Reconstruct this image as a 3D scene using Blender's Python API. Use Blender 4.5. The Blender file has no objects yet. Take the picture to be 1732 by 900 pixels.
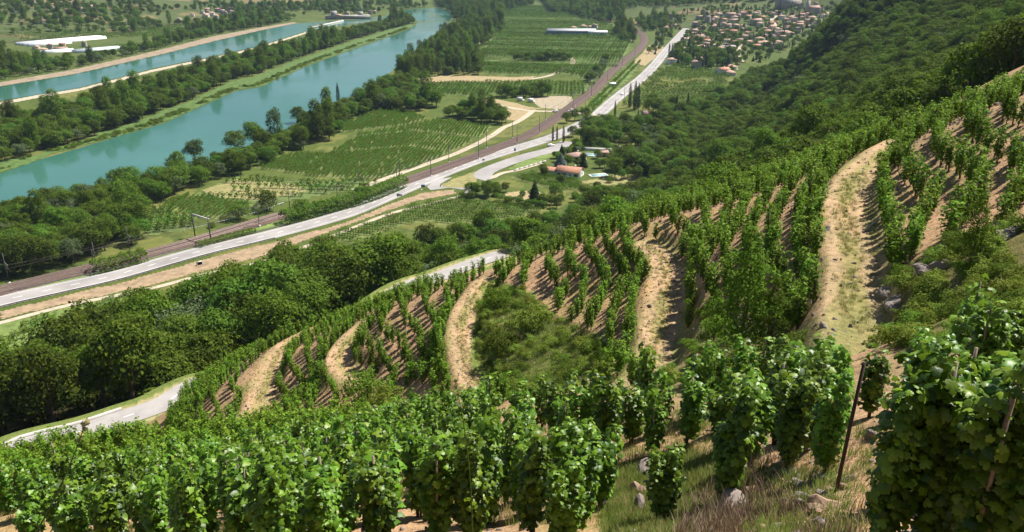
import bpy, math, random
import numpy as np
from mathutils import Vector, Matrix
rad = math.radians
RNG = np.random.default_rng(7)
random.seed(7)
S = bpy.context.scene
COL = S.collection
# ------------------------------------------------------------------ camera, light, exposure
CAMZ = 110.0
PITCH = rad(21.0)
FPX = 1400.0            # focal length in pixels of a 1732 px wide frame
cam = bpy.data.cameras.new('camera')
cam.sensor_width = 36.0
cam.lens = FPX / 1732 * 36.0
cam.clip_start = 0.1
cam.clip_end = 20000
camo = bpy.data.objects.new('camera', cam)
camo.location = (0, 0, CAMZ)
camo.rotation_euler = (math.pi / 2 - PITCH, 0, 0)
COL.objects.link(camo)
S.camera = camo
SUN_EL, SUN_AZ = rad(57), rad(56)       # azimuth clockwise from +Y (the view direction)
W = bpy.data.worlds.new('World')
S.world = W
W.use_nodes = True
nt = W.node_tree
sky = nt.nodes.new('ShaderNodeTexSky')
sky.sky_type = 'NISHITA'
sky.sun_disc = False
sky.sun_elevation = SUN_EL
sky.sun_rotation = SUN_AZ
sky.altitude = 300
nt.nodes['Background'].inputs[1].default_value = 0.050
nt.links.new(sky.outputs[0], nt.nodes['Background'].inputs[0])
sl = bpy.data.lights.new('sun', 'SUN')
sl.energy = 5.0
sl.angle = rad(0.5)
sl.color = (1.0, 0.95, 0.87)
so = bpy.data.objects.new('sun', sl)
so.rotation_euler = (math.pi / 2 - SUN_EL, 0, -SUN_AZ + math.pi)
so.rotation_euler = Vector((math.sin(SUN_AZ) * math.cos(SUN_EL), math.cos(SUN_AZ) * math.cos(SUN_EL), math.sin(SUN_EL))).to_track_quat('Z', 'Y').to_euler()
so.location = (0, 0, 300)
COL.objects.link(so)
S.view_settings.view_transform = 'Standard'
S.view_settings.look = 'None'
S.view_settings.exposure = 0.96
S.view_settings.gamma = 1.0
S.cycles.max_bounces = 6
S.cycles.diffuse_bounces = 2
S.cycles.glossy_bounces = 2
S.cycles.transmission_bounces = 3
S.cycles.transparent_max_bounces = 4
S.cycles.volume_bounces = 0
S.cycles.use_denoising = True
S.cycles.use_adaptive_sampling = True
S.cycles.adaptive_threshold = 0.02

# ------------------------------------------------------------------ geometry of the place
cp, sp_ = math.cos(PITCH), math.sin(PITCH)
def ray(u, v):
    a = (450 - v) / FPX
    return np.array([(u - 866) / FPX, cp + a * sp_, -sp_ + a * cp])
def PZ(u, v, z=0.0):
    d = ray(u, v)
    t = (z - CAMZ) / d[2]
    return (d[0] * t, d[1] * t)
def proj(x, y, z):
    """world -> pixel of the 1732 x 900 photograph"""
    dz = z - CAMZ
    dep = y * cp - dz * sp_
    up = y * sp_ + dz * cp
    return 866 + FPX * x / dep, 450 - FPX * up / dep, dep

# survey of the slope: V = seen at (u, v) at horizontal distance D; H = hidden point at that bearing with height below the eye
SV = [
 (1415,830,11.5),(1225,870,12.5),(1120,890,12),(600,899,14),(850,899,13),(500,899,15),(200,880,25),(0,880,28),(100,775,62),(450,745,50),
 (300,820,38),(600,800,25),(850,720,27),(1100,690,24),(700,730,38),(560,738,47),(1300,640,34),(1080,650,40),
 (1440,590,33.5),(1600,560,26),(1732,560,24),(1732,400,36),(1600,420,40),(1440,450,44),(1430,330,58),(1500,250,75),
 (1110,600,50),(1130,440,68),(1075,395,75),(1240,345,86),(800,640,62),(780,560,71),(830,480,82),
 (600,570,88),(570,620,82),(540,562,106),(450,610,101),(420,720,86),(400,618,106),(600,536,105),(830,466,105),
 (1000,405,97),(1180,340,96),(1340,288,93),(1500,238,89),(1620,200,80),(1732,165,70),(1700,350,46),(1650,250,58),(1600,350,50),
 (1300,450,50),(1300,560,42),(1300,330,70),(1180,470,56),(950,500,72),(1000,600,55),(900,600,60),(900,660,52),
 (700,590,78),(700,640,72),(500,690,86),(550,640,86),(620,700,70),(330,700,97),
 (50,752,122),(200,710,123),(340,650,129),(430,640,138),(560,575,150),(740,470,166),(800,445,175),(680,490,160),
]
SH = [  # u, v, D, z below eye (hidden or floor)
 (1500,900,7.7,-5.7),(1650,900,7.2,-5.3),(1732,800,8,-5.5),(1732,650,12,-6.7),(1550,650,14,-7.7),(1640,600,19,-9.2),(1732,600,18,-8.4),
 (866,900,3.2,-3.3),(300,900,3.2,-3.4),(1400,900,3.2,-3.0),(0,900,3.2,-3.5),(1732,900,3.2,-2.6),(-300,900,3.2,-3.5),(2100,900,3.2,-2),
 (200,900,12,-9.6),(-100,880,12,-9.6),(-200,880,28,-18),(-200,760,70,-41),(-200,755,120,-66),(250,700,97,-61),(180,700,97,-61),(292,690,101,-58.5),(0,760,70,-41),(100,760,78,-47),
 (1900,560,24,-8),(1900,400,40,-9),(1900,200,60,-7),(1900,140,80,-7),
 (300,745,72,-44),(0,750,88,-56),(150,750,95,-61),(700,700,52,-33),(560,700,66,-40.5),(860,690,40,-25),
 (50,600,170,-86),(200,600,165,-84),(300,560,190,-88),(-100,600,180,-90),(-300,600,200,-100),(450,540,180,-83),(600,480,190,-84),
 (400,500,230,-100),(200,560,230,-103),(700,430,230,-93),(700,430,290,-115),(560,440,290,-118),(400,470,290,-118),(200,540,270,-117),(0,560,262,-116),(-300,560,262,-120),
 (850,400,210,-84),(850,390,280,-105),(850,380,330,-118),(1000,380,150,-58),(1000,380,200,-80),(1000,370,270,-100),(1000,330,340,-112),(1000,330,385,-120),
 (1180,330,150,-48),(1200,300,230,-66),(1200,290,310,-84),(1200,270,410,-101),(1180,240,500,-114),(1180,230,560,-122),
 (1130,300,330,-96),(1100,300,400,-112),
 (1340,250,150,-42),(1300,280,240,-57),(1300,200,450,-84),(1280,180,560,-104),(1260,170,660,-118),
 (1500,215,130,-29),(1500,200,260,-45),(1400,150,480,-71),(1380,110,620,-82),(1340,110,760,-108),(1300,100,840,-122),
 (1460,60,560,-56),(1450,10,650,-40),(1430,30,740,-52),(1400,30,900,-100),(1380,30,1020,-122),
 (1600,150,130,-21),(1600,150,300,-41),(1600,50,480,-38),(1560,0,600,-28),(1600,0,760,-30),(1600,0,1000,-95),
 (1732,140,110,-18),(1700,120,200,-23.5),(1732,0,450,-21),(1732,0,600,-15),(1732,0,900,-10),(1900,0,450,5),(1900,100,200,-12),(1900,0,900,40),
]
for u in (-300, -50, 150, 350, 550, 750, 900):
    SH += [(u, 450, 380, -126)] if u < 860 else [(u, 450, 420, -124)]
    SH += [(u, 300, 560, -128), (u, 150, 800, -128), (u, 90, 1000 if u < 0 else 1080, -122)]
SH += [(1050,200,560,-124),(1100,120,760,-124),(1200,90,900,-122),(1250,60,1150,-118),(1100,60,1150,-120),(980,60,1150,-124)]
# the far side of the valley and the hill behind the village
SH += [(-300,60,1300,-100),(0,60,1250,-108),(0,20,1500,-88),(150,20,1600,-95),(300,25,1750,-100),(480,22,1850,-112),(620,20,1900,-120),(720,10,2100,-120),(850,5,2000,-120),
 (0,0,1900,-60),(200,0,2100,-80),(400,0,2200,-78),(600,0,2500,-90),(800,0,2600,-70),(1000,0,1900,-100),(1000,0,2300,-50),(1030,5,1620,-98),(1100,8,1550,-92),(1200,12,1450,-90),
 (1300,25,1400,-92),(1340,10,1460,-84),(1400,18,1430,-84),(1200,0,1900,-30),(1340,0,1800,-20),(1450,0,1500,-40),(0,0,3000,40),(400,0,3200,80),(800,0,3600,100),(1200,0,3000,120),(1600,0,3000,150),(-400,0,2500,60),(2000,0,2500,150)]
def bearing(u, v):
    d = ray(u, v)
    return math.atan2(d[0], d[1])
def B(u, v, D):
    a = bearing(u, v); return (D * math.sin(a), D * math.cos(a))
_c = []
for u, v, D in SV:
    d = ray(u, v); h = math.hypot(d[0], d[1])
    _c.append((bearing(u, v), math.log(D), D * d[2] / h))
for u, v, D, z in SH:
    _c.append((bearing(u, v), math.log(D), z))
_c = np.array(_c)
# two surfaces: a near one interpolates height, which is scaled by distance so far points do not swing near ones
def _tps_fit(P, V, lam=1e-4):
    n = len(P)
    r2 = ((P[:, None] - P[None]) ** 2).sum(-1)
    K = 0.5 * r2 * np.log(r2 + 1e-12) + lam * np.eye(n)
    Q = np.c_[np.ones(n), P]
    A = np.block([[K, Q], [Q.T, np.zeros((3, 3))]])
    return np.linalg.solve(A, np.r_[V, 0, 0, 0])
_P = _c[:, :2].copy()
_w = _tps_fit(_P, _c[:, 2] / np.exp(_c[:, 1]))
def _raw(x, y):
    th = np.clip(np.arctan2(x, y), -0.74, 0.8)
    D = np.maximum(np.hypot(x, y), 2.2)
    L = np.log(np.minimum(D, 3600))
    out = np.empty(x.shape)
    fx, fl = th.ravel(), L.ravel()
    o = np.empty(fx.shape)
    for i in range(0, len(fx), 60000):
        q = np.c_[fx[i:i + 60000], fl[i:i + 60000]]
        r2 = ((q[:, None, :] - _P[None]) ** 2).sum(-1)
        o[i:i + 60000] = (0.5 * r2 * np.log(r2 + 1e-12)) @ _w[:-3] + _w[-3] + q @ _w[-2:]
    out = o.reshape(x.shape) * np.minimum(D, 3600) + CAMZ
    return out
def _vn(x, y, s, seed):      # value noise, cell s
    x = x / s + seed * 17.3; y = y / s + seed * 9.1
    ix, iy = np.floor(x).astype(np.int64), np.floor(y).astype(np.int64)
    fx, fy = x - ix, y - iy
    fx = fx * fx * (3 - 2 * fx); fy = fy * fy * (3 - 2 * fy)
    def h(a, b):
        n = (a * 374761393 + b * 668265263 + seed * 144665) & 0x7fffffff
        n = ((n ^ (n >> 13)) * 1274126177) & 0x7fffffff
        return ((n ^ (n >> 16)) & 0xffff) / 65535.0
    return (h(ix, iy) * (1 - fx) + h(ix + 1, iy) * fx) * (1 - fy) + (h(ix, iy + 1) * (1 - fx) + h(ix + 1, iy + 1) * fx) * fy - 0.5
# level farm tracks cut into the slope (z below the eye), and the lane below
TRACKS = [
 ([(1432,640),(1440,580),(1438,520),(1440,450),(1432,390),(1430,340),(1452,295),(1500,254),(1525,240)], -15.3, 1.0),
 ([(1080,665),(1105,610),(1118,540),(1125,470),(1120,435),(1095,415)], -25.0, 1.1),
 ([(820,690),(800,640),(786,600),(780,560),(790,520),(822,478)], -34.0, 1.2),
 ([(610,640),(580,625),(572,605),(590,575),(625,548)], -42.0, 1.2),
 ([(385,745),(425,705),(450,650),(470,600),(500,575),(550,552)], -50.0, 1.3),
]
LANE = [(20,765),(50,752),(130,733),(200,710),(275,684),(340,648),(430,640),(560,575),(680,489),(740,469),(800,446),(850,430)]
def _dist_poly(x, y, P, Z=None):
    best = np.full(x.shape, 1e9); zz = np.zeros(x.shape)
    for i in range(len(P) - 1):
        ax, ay = P[i]; bx, by = P[i + 1]
        dx, dy = bx - ax, by - ay
        t = np.clip(((x - ax) * dx + (y - ay) * dy) / (dx * dx + dy * dy + 1e-9), 0, 1)
        d = np.hypot(x - ax - t * dx, y - ay - t * dy)
        m = d < best
        best = np.where(m, d, best)
        if Z is not None:
            zz = np.where(m, Z[i] + t * (Z[i + 1] - Z[i]), zz)
    return best, zz
def smooth(P, n=6):          # Catmull-Rom through the points
    P = [np.array(p, float) for p in P]
    Q = [2 * P[0] - P[1]] + P + [2 * P[-1] - P[-2]]
    out = []
    for i in range(1, len(Q) - 2):
        for k in range(n):
            t = k / n
            out.append(0.5 * ((2 * Q[i]) + (-Q[i - 1] + Q[i + 1]) * t + (2 * Q[i - 1] - 5 * Q[i] + 4 * Q[i + 1] - Q[i + 2]) * t * t + (-Q[i - 1] + 3 * Q[i] - 3 * Q[i + 1] + Q[i + 2]) * t ** 3))
    out.append(P[-1])
    return out
TR = []
for pts, z, hw in TRACKS:
    P = smooth([PZ(u, v, CAMZ + z) for u, v in pts], 4)
    TR.append((P, [CAMZ + z] * len(P), hw, 1.6))
LANE_XY = smooth([PZ(u, v, CAMZ - 66) for u, v in LANE], 5)
TR.append((LANE_XY, [CAMZ - 66] * len(LANE_XY), 3.4, 8.0))
def H(x, y, detail=True):
    x = np.asarray(x, float); y = np.asarray(y, float)
    z = _raw(x, y)
    D = np.hypot(x, y)
    for P, Z, hw, bl in TR:
        P_ = np.array(P)
        m = (x > P_[:, 0].min() - 14) & (x < P_[:, 0].max() + 14) & (y > P_[:, 1].min() - 14) & (y < P_[:, 1].max() + 14)
        if m.any():
            d, tz = _dist_poly(x[m], y[m], P, Z)
            w = np.clip((hw + bl - d) / bl, 0, 1); w = w * w * (3 - 2 * w)
            z[m] = z[m] * (1 - w) + tz * w
    t = z
    z = np.where(t > 3, t, np.where(t < -3, 0, (t + 3) ** 2 / 12))
    if detail:
        hill = np.clip((z - 0.5) / 5, 0, 1)
        n = 0.22 * _vn(x, y, 2.7, 1) * np.clip(1 - D / 160, 0, 1) + 0.10 * _vn(x, y, 0.9, 2) * np.clip(1 - D / 60, 0, 1)
        n = n + 1.6 * _vn(x, y, 26, 3) * np.clip((D - 130) / 100, 0, 1) + 9 * _vn(x, y, 110, 4) * np.clip((D - 400) / 500, 0, 1)
        z = z + n * hill
    return z
def H1(x, y): return float(H(np.array([x]), np.array([y]))[0])
def hits(UV):
    """first ground point along the ray through each pixel"""
    UV = np.array(UV, float)
    d = np.array([ray(u, v) for u, v in UV])
    t = np.full(len(d), 5.0); lo = t.copy(); done = np.zeros(len(d), bool)
    while not done.all() and t.max() < 6000:
        nt_ = np.where(done, t, t * 1.015)
        P = d * nt_[:, None]
        below = (P[:, 2] + CAMZ) < H(P[:, 0], P[:, 1])
        lo = np.where(~done, t, lo)
        t = nt_
        done |= below
    hi = t.copy()
    for _ in range(14):
        mid = (lo + hi) / 2
        P = d * mid[:, None]
        b = (P[:, 2] + CAMZ) < H(P[:, 0], P[:, 1])
        hi = np.where(b, mid, hi); lo = np.where(b, lo, mid)
    return d[:, :2] * hi[:, None]
def inpoly(x, y, P):
    P = np.array(P); c = np.zeros(np.shape(x), bool)
    j = len(P) - 1
    for i in range(len(P)):
        xi, yi = P[i]; xj, yj = P[j]
        if yi != yj:
            c ^= ((yi > y) != (yj > y)) & (x < (xj - xi) * (y - yi) / (yj - yi) + xi)
        j = i
    return c
# ------------------------------------------------------------------ materials
def srgb(r, g, b):
    f = lambda c: (c / 255 / 12.92) if c <= 10 else ((c / 255 + 0.055) / 1.055) ** 2.4
    return (f(r), f(g), f(b), 1.0)
class MT:
    def __init__(s, name):
        s.m = bpy.data.materials.new(name); s.m.use_nodes = True
        s.t = s.m.node_tree; s.b = s.t.nodes['Principled BSDF']
        s.b.inputs['Specular IOR Level'].default_value = 0.25
    def n(s, typ, **k):
        o = s.t.nodes.new(typ)
        for a, v in k.items(): setattr(o, a, v)
        return o
    def l(s, a, b): s.t.links.new(a, b)
    def noise(s, scale, detail=4, rough=0.6, coord=None):
        o = s.n('ShaderNodeTexNoise'); o.inputs['Scale'].default_value = scale
        o.inputs['Detail'].default_value = detail; o.inputs['Roughness'].default_value = rough
        if coord is None:
            coord = s.n('ShaderNodeNewGeometry').outputs['Position']
        s.l(coord, o.inputs['Vector']); return o.outputs['Fac']
    def ramp(s, fac, stops):
        r = s.n('ShaderNodeValToRGB'); e = r.color_ramp.elements
        while len(e) < len(stops): e.new(0.5)
        for i, (p, c) in enumerate(stops):
            e[i].position = p; e[i].color = c if len(c) == 4 else (*c, 1)
        s.l(fac, r.inputs[0]); return r.outputs[0]
    def mix(s, a, b, fac, mode='MIX'):
        o = s.n('ShaderNodeMix', data_type='RGBA', blend_type=mode)
        for v, i in ((fac, 0), (a, 6), (b, 7)):
            if hasattr(v, 'links'): s.l(v, o.inputs[i])
            else: o.inputs[i].default_value = v
        return o.outputs[2]
    def math(s, op, a, b=0.0, clamp=False):
        o = s.n('ShaderNodeMath', operation=op); o.use_clamp = clamp
        for v, i in ((a, 0), (b, 1)):
            if hasattr(v, 'links'): s.l(v, o.inputs[i])
            else: o.inputs[i].default_value = v
        return o.outputs[0]
    def bump(s, h, strength=0.3, dist=0.05):
        o = s.n('ShaderNodeBump'); o.inputs['Strength'].default_value = strength; o.inputs['Distance'].default_value = dist
        s.l(h, o.inputs['Height']); s.l(o.outputs[0], s.b.inputs['Normal'])
    def col(s, c):
        if hasattr(c, 'links'): s.l(c, s.b.inputs['Base Color'])
        else: s.b.inputs['Base Color'].default_value = c
        return s
    def rough(s, r): s.b.inputs['Roughness'].default_value = r; return s
MATS = {}
def words(t, extra):
    return t + extra if len((t + extra).replace(',', ' ').split()) <= 16 else t
ORD = ['first', 'second', 'third', 'fourth', 'fifth', 'sixth', 'seventh', 'eighth', 'ninth', 'tenth', 'eleventh', 'twelfth', 'thirteenth', 'fourteenth', 'fifteenth', 'sixteenth', 'seventeenth', 'eighteenth', 'nineteenth', 'twentieth', 'twenty-first', 'twenty-second', 'twenty-third', 'twenty-fourth', 'twenty-fifth', 'twenty-sixth', 'twenty-seventh', 'twenty-eighth', 'twenty-ninth', 'thirtieth']
def plain(name, c, rough=0.7, var=0.15, scale=3.0, metal=0.0, bump=0.0):
    if name in MATS: return MATS[name]
    M = MT(name); M.rough(rough); M.b.inputs['Metallic'].default_value = metal
    if len(c) == 3: c = (*c, 1)
    f = M.noise(scale)
    lo = tuple(x * (1 - var) for x in c[:3]) + (1,); hi = tuple(min(1, x * (1 + var)) for x in c[:3]) + (1,)
    M.col(M.ramp(f, [(0.3, lo), (0.7, hi)]))
    if bump: M.bump(f, bump, 0.1)
    MATS[name] = M.m
    return M.m
def leafmat(name, dark, light, trans=0.35, hue=0.0, gloss=0.45, spec=0.35):
    wl = .68 if 'vine' in name else .42
    """leaves: base colour varies leaf by leaf and plant by plant"""
    M = MT(name); M.b.inputs['Specular IOR Level'].default_value = spec; M.rough(gloss)
    g = M.n('ShaderNodeNewGeometry'); oi = M.n('ShaderNodeObjectInfo')
    a = M.math('MULTIPLY', g.outputs['Random Per Island'], wl)
    b = M.math('MULTIPLY', oi.outputs['Random'], 1 - wl)
    f = M.math('ADD', a, b)
    c = M.ramp(f, [(0.1, dark), (0.84, light), (0.95, (0.26, 0.27, 0.045, 1))] if 'vine' in name else [(0.1, dark), (0.9, light)])
    hs = M.n('ShaderNodeHueSaturation')
    hh = M.math('MULTIPLY', oi.outputs['Random'], 0.045 + hue); hh = M.math('ADD', hh, 0.4775 - hue / 2)
    if name == 'vine_leaf':
        c = M.mix(c, M.ramp(M.noise(45, 3, .6, M.n('ShaderNodeTexCoord').outputs['Object']), [(.3, (.72, .78, .7)), (.5, (1, 1, 1)), (.75, (1.3, 1.22, 1.1))]), 1.0, 'MULTIPLY')
    M.l(hh, hs.inputs['Hue']); M.l(c, hs.inputs['Color'])
    M.col(hs.outputs[0])
    tr = M.n('ShaderNodeBsdfTranslucent')
    tc = M.mix(hs.outputs[0], (0.40, 0.62, 0.05, 1), 0.22)
    M.l(tc, tr.inputs[0])
    ms = M.n('ShaderNodeMixShader'); ms.inputs[0].default_value = trans
    M.l(M.b.outputs[0], ms.inputs[1]); M.l(tr.outputs[0], ms.inputs[2])
    M.l(ms.outputs[0], M.t.nodes['Material Output'].inputs[0])
    MATS[name] = M.m
    return M.m
L_VINE = leafmat('vine_leaf', (0.018, 0.060, 0.007, 1), (0.175, 0.310, 0.018, 1), 0.30, gloss=0.42, spec=0.32)
L_VINE_FAR = leafmat('hill_vine_leaf', (0.026, 0.074, 0.006, 1), (0.175, 0.290, 0.020, 1), 0.28, gloss=0.7, spec=0.12)
L_OAK = leafmat('oak_leaf', (0.016, 0.040, 0.005, 1), (0.135, 0.190, 0.018, 1), 0.25, 0.02, gloss=0.8, spec=0.08)
L_MID = leafmat('broad_leaf', (0.022, 0.058, 0.006, 1), (0.145, 0.220, 0.022, 1), 0.28, 0.02, gloss=0.8, spec=0.08)
L_PALE = leafmat('pale_leaf', (0.065, 0.095, 0.038, 1), (0.13, 0.17, 0.075, 1), 0.2, gloss=0.8, spec=0.1)
L_BRIGHT = leafmat('bright_leaf', (0.055, 0.11, 0.012, 1), (0.125, 0.21, 0.026, 1), 0.3, 0.02, gloss=0.8, spec=0.08)
L_DARK = leafmat('dark_needle', (0.012, 0.025, 0.009, 1), (0.028, 0.050, 0.014, 1), 0.05, gloss=0.8, spec=0.05)
L_CEDAR = leafmat('blue_needle', (0.09, 0.13, 0.125, 1), (0.17, 0.22, 0.21, 1), 0.05, gloss=0.8, spec=0.05)
L_SCRUB = leafmat('bramble_leaf', (0.075, 0.120, 0.016, 1), (0.220, 0.270, 0.040, 1), 0.28, 0.02, gloss=0.8, spec=0.08)
L_ORCH = leafmat('orchard_leaf', (0.045, 0.085, 0.012, 1), (0.105, 0.165, 0.024, 1), 0.25, 0.01, gloss=0.8, spec=0.08)
L_GRASS = leafmat('grass_blade', (0.10, 0.15, 0.03, 1), (0.24, 0.28, 0.08, 1), 0.3, gloss=0.8, spec=0.08)
L_DRY = leafmat('dry_grass_blade', (0.22, 0.17, 0.075, 1), (0.42, 0.34, 0.17, 1), 0.3, gloss=0.9, spec=0.05)
L_HEATH = leafmat('dead_twig', (0.12, 0.075, 0.055, 1), (0.32, 0.22, 0.17, 1), 0.1, gloss=0.9, spec=0.05)
BARK = plain('bark', (0.11, 0.075, 0.05), 0.9, 0.35, 6)
VBARK = plain('vine_bark', (0.075, 0.05, 0.035), 0.95, 0.4, 30)
STAKE = plain('stake_wood', (0.22, 0.17, 0.13), 0.85, 0.4, 12)
# ------------------------------------------------------------------ mesh helpers
def mesh(name, V, F, mats, midx=None, smooth=False):
    """V (n,3) array, F list of faces or an (m,k) array"""
    me = bpy.data.meshes.new(name)
    V = np.asarray(V, np.float32)
    if isinstance(F, np.ndarray):
        k = F.shape[1]; nf = len(F); loops = F.ravel().astype(np.int32); starts = np.arange(nf, dtype=np.int32) * k
    else:
        lens = np.array([len(f) for f in F], np.int32); nf = len(F)
        loops = np.fromiter((i for f in F for i in f), np.int32); starts = np.r_[0, np.cumsum(lens)[:-1]].astype(np.int32)
    me.vertices.add(len(V)); me.vertices.foreach_set('co', V.ravel())
    me.loops.add(len(loops)); me.loops.foreach_set('vertex_index', loops)
    me.polygons.add(nf); me.polygons.foreach_set('loop_start', starts)
    if midx is not None: me.polygons.foreach_set('material_index', np.asarray(midx, np.int32))
    if smooth: me.polygons.foreach_set('use_smooth', np.ones(nf, bool))
    me.update(calc_edges=True); me.validate()
    for m in (mats if isinstance(mats, (list, tuple)) else [mats]): me.materials.append(m)
    return me
def link(name, data, parent=None, loc=None, rot=None, scale=None):
    o = bpy.data.objects.new(name, data)
    COL.objects.link(o)
    if parent is not None: o.parent = parent
    if loc is not None: o.location = loc
    if rot is not None: o.rotation_euler = rot
    if scale is not None: o.scale = scale
    return o
def tag(o, label=None, cat=None, group=None, kind=None):
    if label: o['label'] = label
    if cat: o['category'] = cat
    if group: o['group'] = group
    if kind: o['kind'] = kind
    return o
def struct(name, me): return tag(link(name, me), kind='structure')
class MB:
    """collects shapes into one mesh"""
    def __init__(s): s.V = []; s.F = []; s.I = []; s.n = 0
    def add(s, V, F, mi=0):
        s.V.append(np.asarray(V, float)); s.F += [tuple(i + s.n for i in f) for f in F]; s.I += [mi] * len(F); s.n += len(V); return s
    def box(s, cx, cy, cz, sx, sy, sz, rz=0.0, mi=0, M=None):
        x, y, z = sx / 2, sy / 2, sz / 2
        V = np.array([(a, b, c) for c in (-z, z) for b in (-y, y) for a in (-x, x)], float)
        c_, s_ = math.cos(rz), math.sin(rz)
        V = np.c_[V[:, 0] * c_ - V[:, 1] * s_ + cx, V[:, 0] * s_ + V[:, 1] * c_ + cy, V[:, 2] + cz]
        if M is not None: V = np.array([tuple(M @ Vector(v)) for v in V])
        return s.add(V, [(0, 2, 3, 1), (4, 5, 7, 6), (0, 1, 5, 4), (2, 6, 7, 3), (0, 4, 6, 2), (1, 3, 7, 5)], mi)
    def tube(s, P, R, n=6, mi=0, cap=True):
        P = [np.array(p, float) for p in P]
        if not hasattr(R, '__len__'): R = [R] * len(P)
        rings = []
        for i, p in enumerate(P):
            t = P[min(i + 1, len(P) - 1)] - P[max(i - 1, 0)]; t = t / (np.linalg.norm(t) + 1e-9)
            a = np.cross(t, (0, 0, 1) if abs(t[2]) < .9 else (1, 0, 0)); a /= np.linalg.norm(a); b = np.cross(t, a)
            an = np.arange(n) * 2 * math.pi / n
            rings.append(p + R[i] * (np.cos(an)[:, None] * a + np.sin(an)[:, None] * b))
        F = []
        for i in range(len(P) - 1):
            for k in range(n):
                F.append((i * n + k, i * n + (k + 1) % n, (i + 1) * n + (k + 1) % n, (i + 1) * n + k))
        if cap: F += [tuple(range(n))[::-1], tuple((len(P) - 1) * n + k for k in range(n))]
        return s.add(np.concatenate(rings), F, mi)
    def quad(s, a, b, c, d, mi=0): return s.add([a, b, c, d], [(0, 1, 2, 3)], mi)
    def mesh(s, name, mats, smooth=False): return mesh(name, np.concatenate(s.V), s.F, mats, s.I, smooth)
def leaves(C, N, size, template='quad', seed=0, droop=0.0):
    """one small face (or leaf outline) per centre C with normal N"""
    r = np.random.default_rng(seed); n = len(C)
    N = N / (np.linalg.norm(N, axis=1)[:, None] + 1e-9)
    A = np.cross(N, r.normal(size=(n, 3))); A /= np.linalg.norm(A, axis=1)[:, None] + 1e-9
    B = np.cross(N, A)
    if droop:      # leaf tips hang down
        dn = np.tile([0, 0, -1.0], (n, 1)); A2 = dn - (dn * N).sum(1)[:, None] * N; l = np.linalg.norm(A2, axis=1)[:, None]
        A = A * (1 - droop) + A2 / (l + 1e-6) * droop; A /= np.linalg.norm(A, axis=1)[:, None] + 1e-9; B = np.cross(N, A)
    s = np.broadcast_to(size, (n,)) * r.uniform(.5, 1.38, n)
    if template == 'quad':
        T = np.array([(-.5, 0, 0), (0, -.38, .08), (.5, 0, -.05), (0, .38, .08)]); Fc = np.array([(0, 1, 2, 3)])
    elif template == 'vine5':   # simple five-pointed leaf, folded along the midrib
        T = np.array([(-.42, 0, 0), (-.30, -.42, .02), (.05, -.52, -.05), (.18, -.26, .05), (.62, 0, -.12), (.18, .26, .05), (.05, .52, -.05), (-.30, .42, .02), (-.22, 0, .10)])
        Fc = np.array([(8, 1, 2, 3), (8, 3, 4, 5), (8, 5, 6, 7)])
    elif template == 'vine9':   # lobed grape leaf with toothed tips and a cupped blade
        O = [(-.30, 0), (-.46, -.16), (-.44, -.36), (-.22, -.50), (-.06, -.40), (.10, -.56), (.26, -.40), (.22, -.24), (.46, -.26), (.52, -.10), (.70, 0), (.52, .10), (.46, .26), (.22, .24), (.26, .40), (.10, .56), (-.06, .40), (-.22, .50), (-.44, .36), (-.46, .16)]
        T = np.array([(0, 0, .06)] + [(x_, y_, -.16 * (x_ * x_ + y_ * y_) / .3 + (.05 if abs(y_) < .12 else 0)) for x_, y_ in O])
        Fc = np.array([(0, i_ + 1, i_ + 2, i_ + 3) if i_ + 3 <= 20 else (0, i_ + 1, i_ + 2, 1) for i_ in range(0, 20, 2)])
    elif template == 'blade':
        T = np.array([(-.5, -.03, 0), (-.5, .03, 0), (.2, .02, .06), (.5, 0, .0)]); Fc = np.array([(0, 1, 2, 3)])
    V = C[:, None, :] + s[:, None, None] * (A[:, None] * T[None, :, 0:1] + B[:, None] * T[None, :, 1:2] + N[:, None] * T[None, :, 2:3])
    k = len(T)
    F = (np.arange(n)[:, None, None] * k + Fc[None]).reshape(-1, Fc.shape[1])
    return V.reshape(-1, 3), F
# ------------------------------------------------------------------ ground sheet
ring = [2.5]
while ring[-1] < 6000:
    r_ = ring[-1]; ring.append(r_ * (1.0085 if r_ < 2300 else 1.04))
ring = np.array(ring)
fine = np.arange(-0.66, 0.70, 0.0026)
th = np.r_[np.linspace(-math.pi, -0.66, 50)[:-1], fine, np.linspace(0.70, math.pi, 50)[:-1]]
RR, TT = np.meshgrid(ring, th, indexing='ij')
GX, GY = RR * np.sin(TT), RR * np.cos(TT)
GZ = H(GX, GY)
nr, na = RR.shape
V = np.stack([GX, GY, GZ], -1).reshape(-1, 3)
i, j = np.meshgrid(np.arange(nr - 1), np.arange(na), indexing='ij'); j2 = (j + 1) % na
F = np.stack([i * na + j, (i + 1) * na + j, (i + 1) * na + j2, i * na + j2], -1).reshape(-1, 4)
V = np.r_[V, [(0, 0, H1(0, 2.5))]]
FF = F
# land colours at the vertices (what grows or lies there)
X, Y, Z = V[:, 0], V[:, 1], V[:, 2]; DD = np.hypot(X, Y)
soil = np.array((0.36, 0.235, 0.155)); dry = np.array((0.34, 0.26, 0.11)); green = np.array((0.10, 0.15, 0.035)); litter = np.array((0.055, 0.055, 0.022)); dirt = np.array((0.375, 0.26, 0.165)); field = np.array((0.085, 0.115, 0.030)); scrubc = np.array((0.10, 0.11, 0.04)); rock = np.array((0.33, 0.29, 0.26))
C = np.tile(scrubc, (len(V), 1))
def paint(mask, c, a=1.0):
    a = (np.asarray(mask, float) * a)[:, None]
    C[:] = C * (1 - a) + c * a
def px(UV): return hits(UV)
V_MAX = max(float(Z.max()), CAMZ + 8)
n1 = _vn(X, Y, 7, 11) + .5 * _vn(X, Y, 2.3, 12); n2 = _vn(X, Y, 40, 13) + .5 * _vn(X, Y, 13, 14)
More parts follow.
